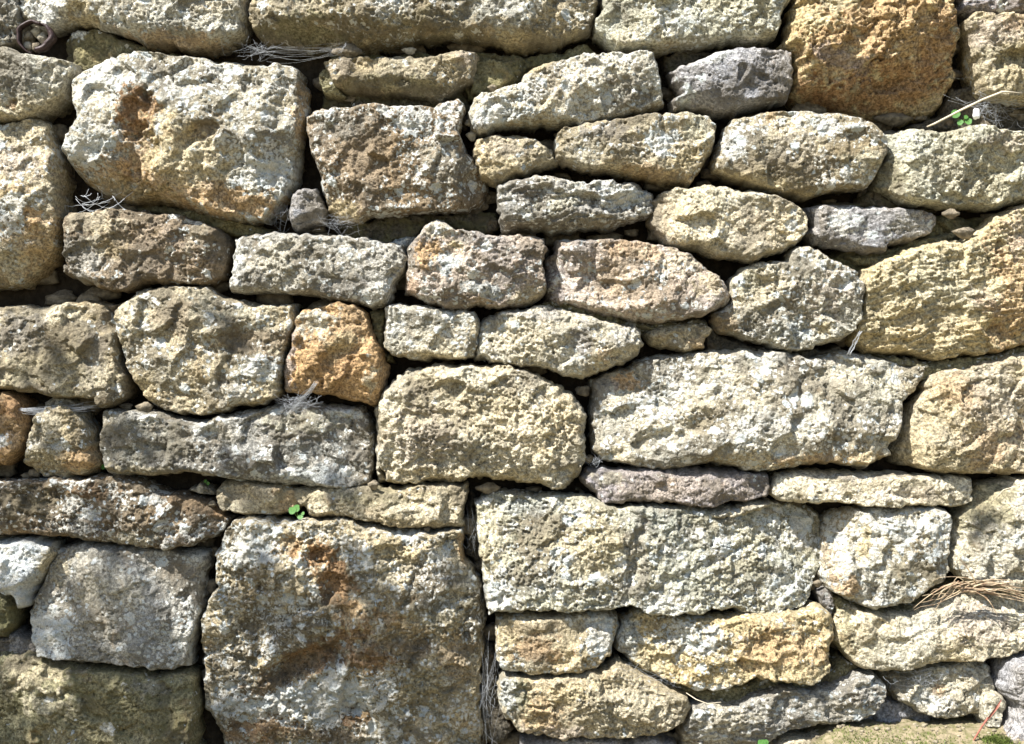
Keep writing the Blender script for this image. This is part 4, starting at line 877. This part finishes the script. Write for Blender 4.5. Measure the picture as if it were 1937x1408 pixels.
# ------------------------------------------------------------------ curled brown shard with pebbles in its hollow
C0 = P(63, 68, 2); t = empty('curled_shard', C0, 'curled rusty brown ring shaped shard wedged in the upper left joint', 'shard')
def band(w0, w1, rx, rz, wid, thick, n=26):
    vs = []; fs = []
    for k in range(n):
        u = k/(n-1); w = math.radians(w0+(w1-w0)*u); tp = math.sin(math.pi*min(1, .15+u*.9))**.5*.8+.3
        wob = 1+.05*math.sin(3*w+1)+.03*math.sin(7*w+2)
        for (rr, yy) in ((1, -wid/2), (1, wid/2), (1-thick*tp/rx, wid/2), (1-thick*tp/rx, -wid/2)):
            vs.append((rx*rr*wob*math.cos(w), yy, rz*rr*wob*math.sin(w)))
        if k:
            b = (k-1)*4
            for j in range(4): fs.append((b+j, b+(j+1) % 4, b+4+(j+1) % 4, b+4+j))
    fs += [(0, 1, 2, 3), ((n-1)*4+3, (n-1)*4+2, (n-1)*4+1, (n-1)*4)]
    return vs, fs
MB().add(band(95, 262, .034, .030, .018, .004)).build('rim', M_RUST, t)
MB().add(band(-85, 70, .036, .029, .024, .008)).build('rim', M_RUST, t)
MB().add(band(60, 110, .030, .031, .016, .005)).build('rim', M_RUST, t)
rs = np.random.RandomState(2)
for (x, y, r, br, lb) in [(60, 55, 9, 1, 'pale pebble, uppermost and largest inside the curled brown shard'), (47, 64, 9, 0, 'dark pebble at the left of the hollow in the curled shard'),
                      (73, 67, 10, 1, 'pale greenish pebble at the right of the hollow in the curled shard'), (45, 83, 8, 1, 'light grey pebble low on the left inside the curled shard'),
                      (60, 84, 9, 0, 'dark pebble at the bottom of the hollow in the curled shard'), (80, 79, 5, 1, 'tiniest pale pebble, by the right rim of the curled shard')]:
    o = MB().add(pebble_geo((0, 0, 0), r/1000, rs, 10, (1, .9, 1.1))).build('pebble', M_PEB2 if br else M_PEB, None)
    o.location = P(x, y, -8+rs.uniform(-4, 2))
    tag(o, lb, 'pebble', 'pebbles inside the curled shard')

# ------------------------------------------------------------------ cobwebs: fine threads with slack
def web(x0, y0, x1, y1, n, out, label, fan=None, slack=8, rad=.00013, seed=1):
    r = np.random.RandomState(seed); mb = MB(); o = P((x0+x1)/2, (y0+y1)/2, out)
    n = int(n*1.5)
    for k in range(n):
        if fan is None:
            g = lambda u0, u1: (u0+u1)/2+r.normal()*(u1-u0)*.3
            a = P(g(x0, x1), g(y0, y1), out+r.uniform(-26, 2)); b = P(g(x0, x1), g(y0, y1), out+r.uniform(-26, 2))
        else:
            fx, fy, tx, ty, sp = fan
            a = P(fx+r.normal()*sp*.35, fy+r.normal()*sp*.35, out+r.uniform(-10, 2)); b = P(tx+r.normal()*sp, ty+r.normal()*sp*.5, out+r.uniform(-18, 2))
        pa = arc(a, b, r.uniform(-slack, slack*.2)/1000*1.5, 8, (0, .3, 1))
        pa = [p+r.normal(size=3)*.0007 for p in pa]
        mb.add(tube([p-o for p in pa], rad*r.uniform(.7, 1.3), 3))
    ob = mb.build('cobweb', M_WEB); ob.location = o
    tag(ob, label, 'cobweb', 'cobwebs in the joints'); return ob
web(440, 62, 520, 108, 26, -4, 'cobweb in the dark joint right of the lichened block\'s top corner', seed=1)
web(470, 82, 655, 108, 9, 4, 'stretched cobweb sheet joining the top stone to the thin stone below', fan=(650, 88, 500, 96, 16), seed=2, slack=14)
web(520, 700, 640, 790, 8, 36, 'fan of bright cobweb threads below the bright orange stone', fan=(600, 722, 535, 786, 8), slack=2, seed=3, rad=.0002)
web(520, 740, 600, 780, 30, 18, 'tangled cobweb beneath the orange stone\'s left corner', seed=4)
web(15, 762, 180, 780, 12, 4, 'flat white cobweb strung above the small knobbly stone', fan=(20, 774, 175, 768, 9), slack=9, seed=5, rad=.00016)
web(590, 385, 690, 440, 24, -6, 'cobweb beside the small grey wedge stone', seed=6)
web(490, 365, 545, 430, 26, -10, 'cobweb left of the small grey wedge stone', seed=7)
web(1835, 150, 1937, 235, 46, -6, 'large cobweb filling the dark hollow at the upper right edge', seed=8)
web(1700, 1262, 1790, 1300, 30, 18, 'cobweb under the long cream stone near the lower right', seed=9)
web(125, 352, 225, 405, 12, 4, 'loose cobweb under the lichened block\'s lower left corner', seed=10, rad=.00045)
web(905, 1235, 945, 1400, 26, -14, 'cobweb in the tall gap right of the largest block', seed=11)
web(1170, 1262, 1300, 1310, 18, 30, 'cobweb across the top of the lumpy stone at the foot of the wall', seed=12)
web(1110, 850, 1145, 890, 14, 4, 'tiny cobweb in the corner gap left of the widest block', seed=13)
web(1555, 560, 1620, 700, 3, 40, 'single glinting thread beside the mustard yellow rock', fan=(1622, 628, 1602, 672, 2), slack=1, seed=14, rad=.0006)
web(880, 960, 905, 1060, 12, -20, 'cobweb in the narrow slot between the two biggest blocks', seed=15)
web(600, 60, 640, 100, 0 or 4, 20, 'short glinting threads under the top stone\'s step', fan=(655, 84, 640, 102, 3), slack=1, seed=16)

# ------------------------------------------------------------------ the tree whose leaves dapple the lower left of the wall
TR = empty('shade_tree', (-2.35, -2.5, -.12), 'leafy tree standing to the left in front of the wall, dappling it with shade', 'tree')
T0 = np.array(TR.location); rs = np.random.RandomState(21)
CL = [(20, 490, 50, .7), (100, 730, 50, .5), (440, 660, 26, .5), (90, 875, 46, .9), (0, 820, 30, .5), (250, 865, 36, .8), (30, 975, 55, .9), (370, 1010, 40, .8), (200, 990, 24, .5),
      (470, 950, 50, .8), (650, 940, 45, .8), (150, 1235, 60, 1.1), (60, 1180, 40, 1), (270, 1240, 50, 1.0), (215, 1160, 26, 1), (150, 1140, 20, .8), (225, 1085, 18, .8), (350, 1080, 20, .8),
      (530, 1170, 44, .9), (620, 1265, 60, .9), (560, 1225, 34, .8), (800, 1240, 75, 1.0), (780, 1350, 90, 1.0), (480, 1350, 40, .8), (870, 1360, 50, 1), (700, 1120, 20, .8), (880, 1110, 24, .8), (600, 1395, 50, 1), (400, 1290, 40, .8), (700, 1200, 40, .8), (455, 1190, 24, .8),
      (260, 1350, 75, 1.2), (340, 1310, 50, 1.2), (20, 1400, 50, 1.1), (210, 1300, 26, 1), (150, 1420, 70, 1.2), (320, 1400, 60, 1.2), (-90, 1250, 60, .9), (1880, 1000, 34, .6)]
for k in range(46): CL.append((rs.uniform(-1500, -150), rs.uniform(-500, 1500), rs.uniform(60, 120), .8))
mb = MB(); ends = []
for (x, y, r, cov) in CL:
    n = int(0.85*cov*3.14*r*r/1300)+2; tc = rs.uniform(2.5, 3.3)
    ends.append(P(x, y)+SUN_TO*tc)
    for k in range(n):
        rr = r*math.sqrt(rs.rand()); a = rs.uniform(0, 6.28)
        c = P(x+rr*math.cos(a), y+rr*math.sin(a))+SUN_TO*(tc+rs.normal()*.22)
        nr = SUN_TO+rs.normal(size=3)*.55; nr /= np.linalg.norm(nr)
        u = np.cross(nr, rs.normal(size=3)); u /= np.linalg.norm(u); v = np.cross(nr, u)
        l = rs.uniform(.024, .036); w = l*.52; c = c-T0
        mb.add(([c-u*l, c-u*l*.3+v*w+nr*.003, c+u*l*.45+v*w*.8, c+u*l*1.1-nr*.004, c+u*l*.45-v*w*.8, c-u*l*.3-v*w+nr*.003], [(0, 1, 2, 3), (0, 3, 4, 5)]))
o = mb.build('crown', M_TLEAF, TR, smooth=False); o['kind'] = 'stuff'
crotch = np.array([-2.1, -2.3, 1.7])
MB().add(tube([p-T0 for p in (T0, T0+[.03, .02, .6], T0+[.12, .08, 1.2], crotch, crotch+[.1, .1, .5], crotch+[.15, .25, 1.2])], [.13, .1, .085, .075, .05, .02], 10)).build('trunk', M_BARK, TR)
limbs = [crotch+np.array(q) for q in ([.45, .2, .55], [.3, .45, .9], [-.2, .3, .6], [.6, .1, 1.0], [.9, .45, .75])]
for q in limbs: MB().add(tube([p-T0 for p in arc(crotch, q, .06, 8)], np.linspace(.045, .02, 8), 7)).build('limb', M_BARK, TR)
for i, e_ in enumerate(ends):
    q = limbs[int(np.argmin([np.linalg.norm(e_-l_) for l_ in limbs]))]
    MB().add(tube([p-T0 for p in arc(q, e_, .05, 8)], np.linspace(.012, .002, 8), 5)).build('twig', M_BARK, TR)

print('TRIS', N_V[0])
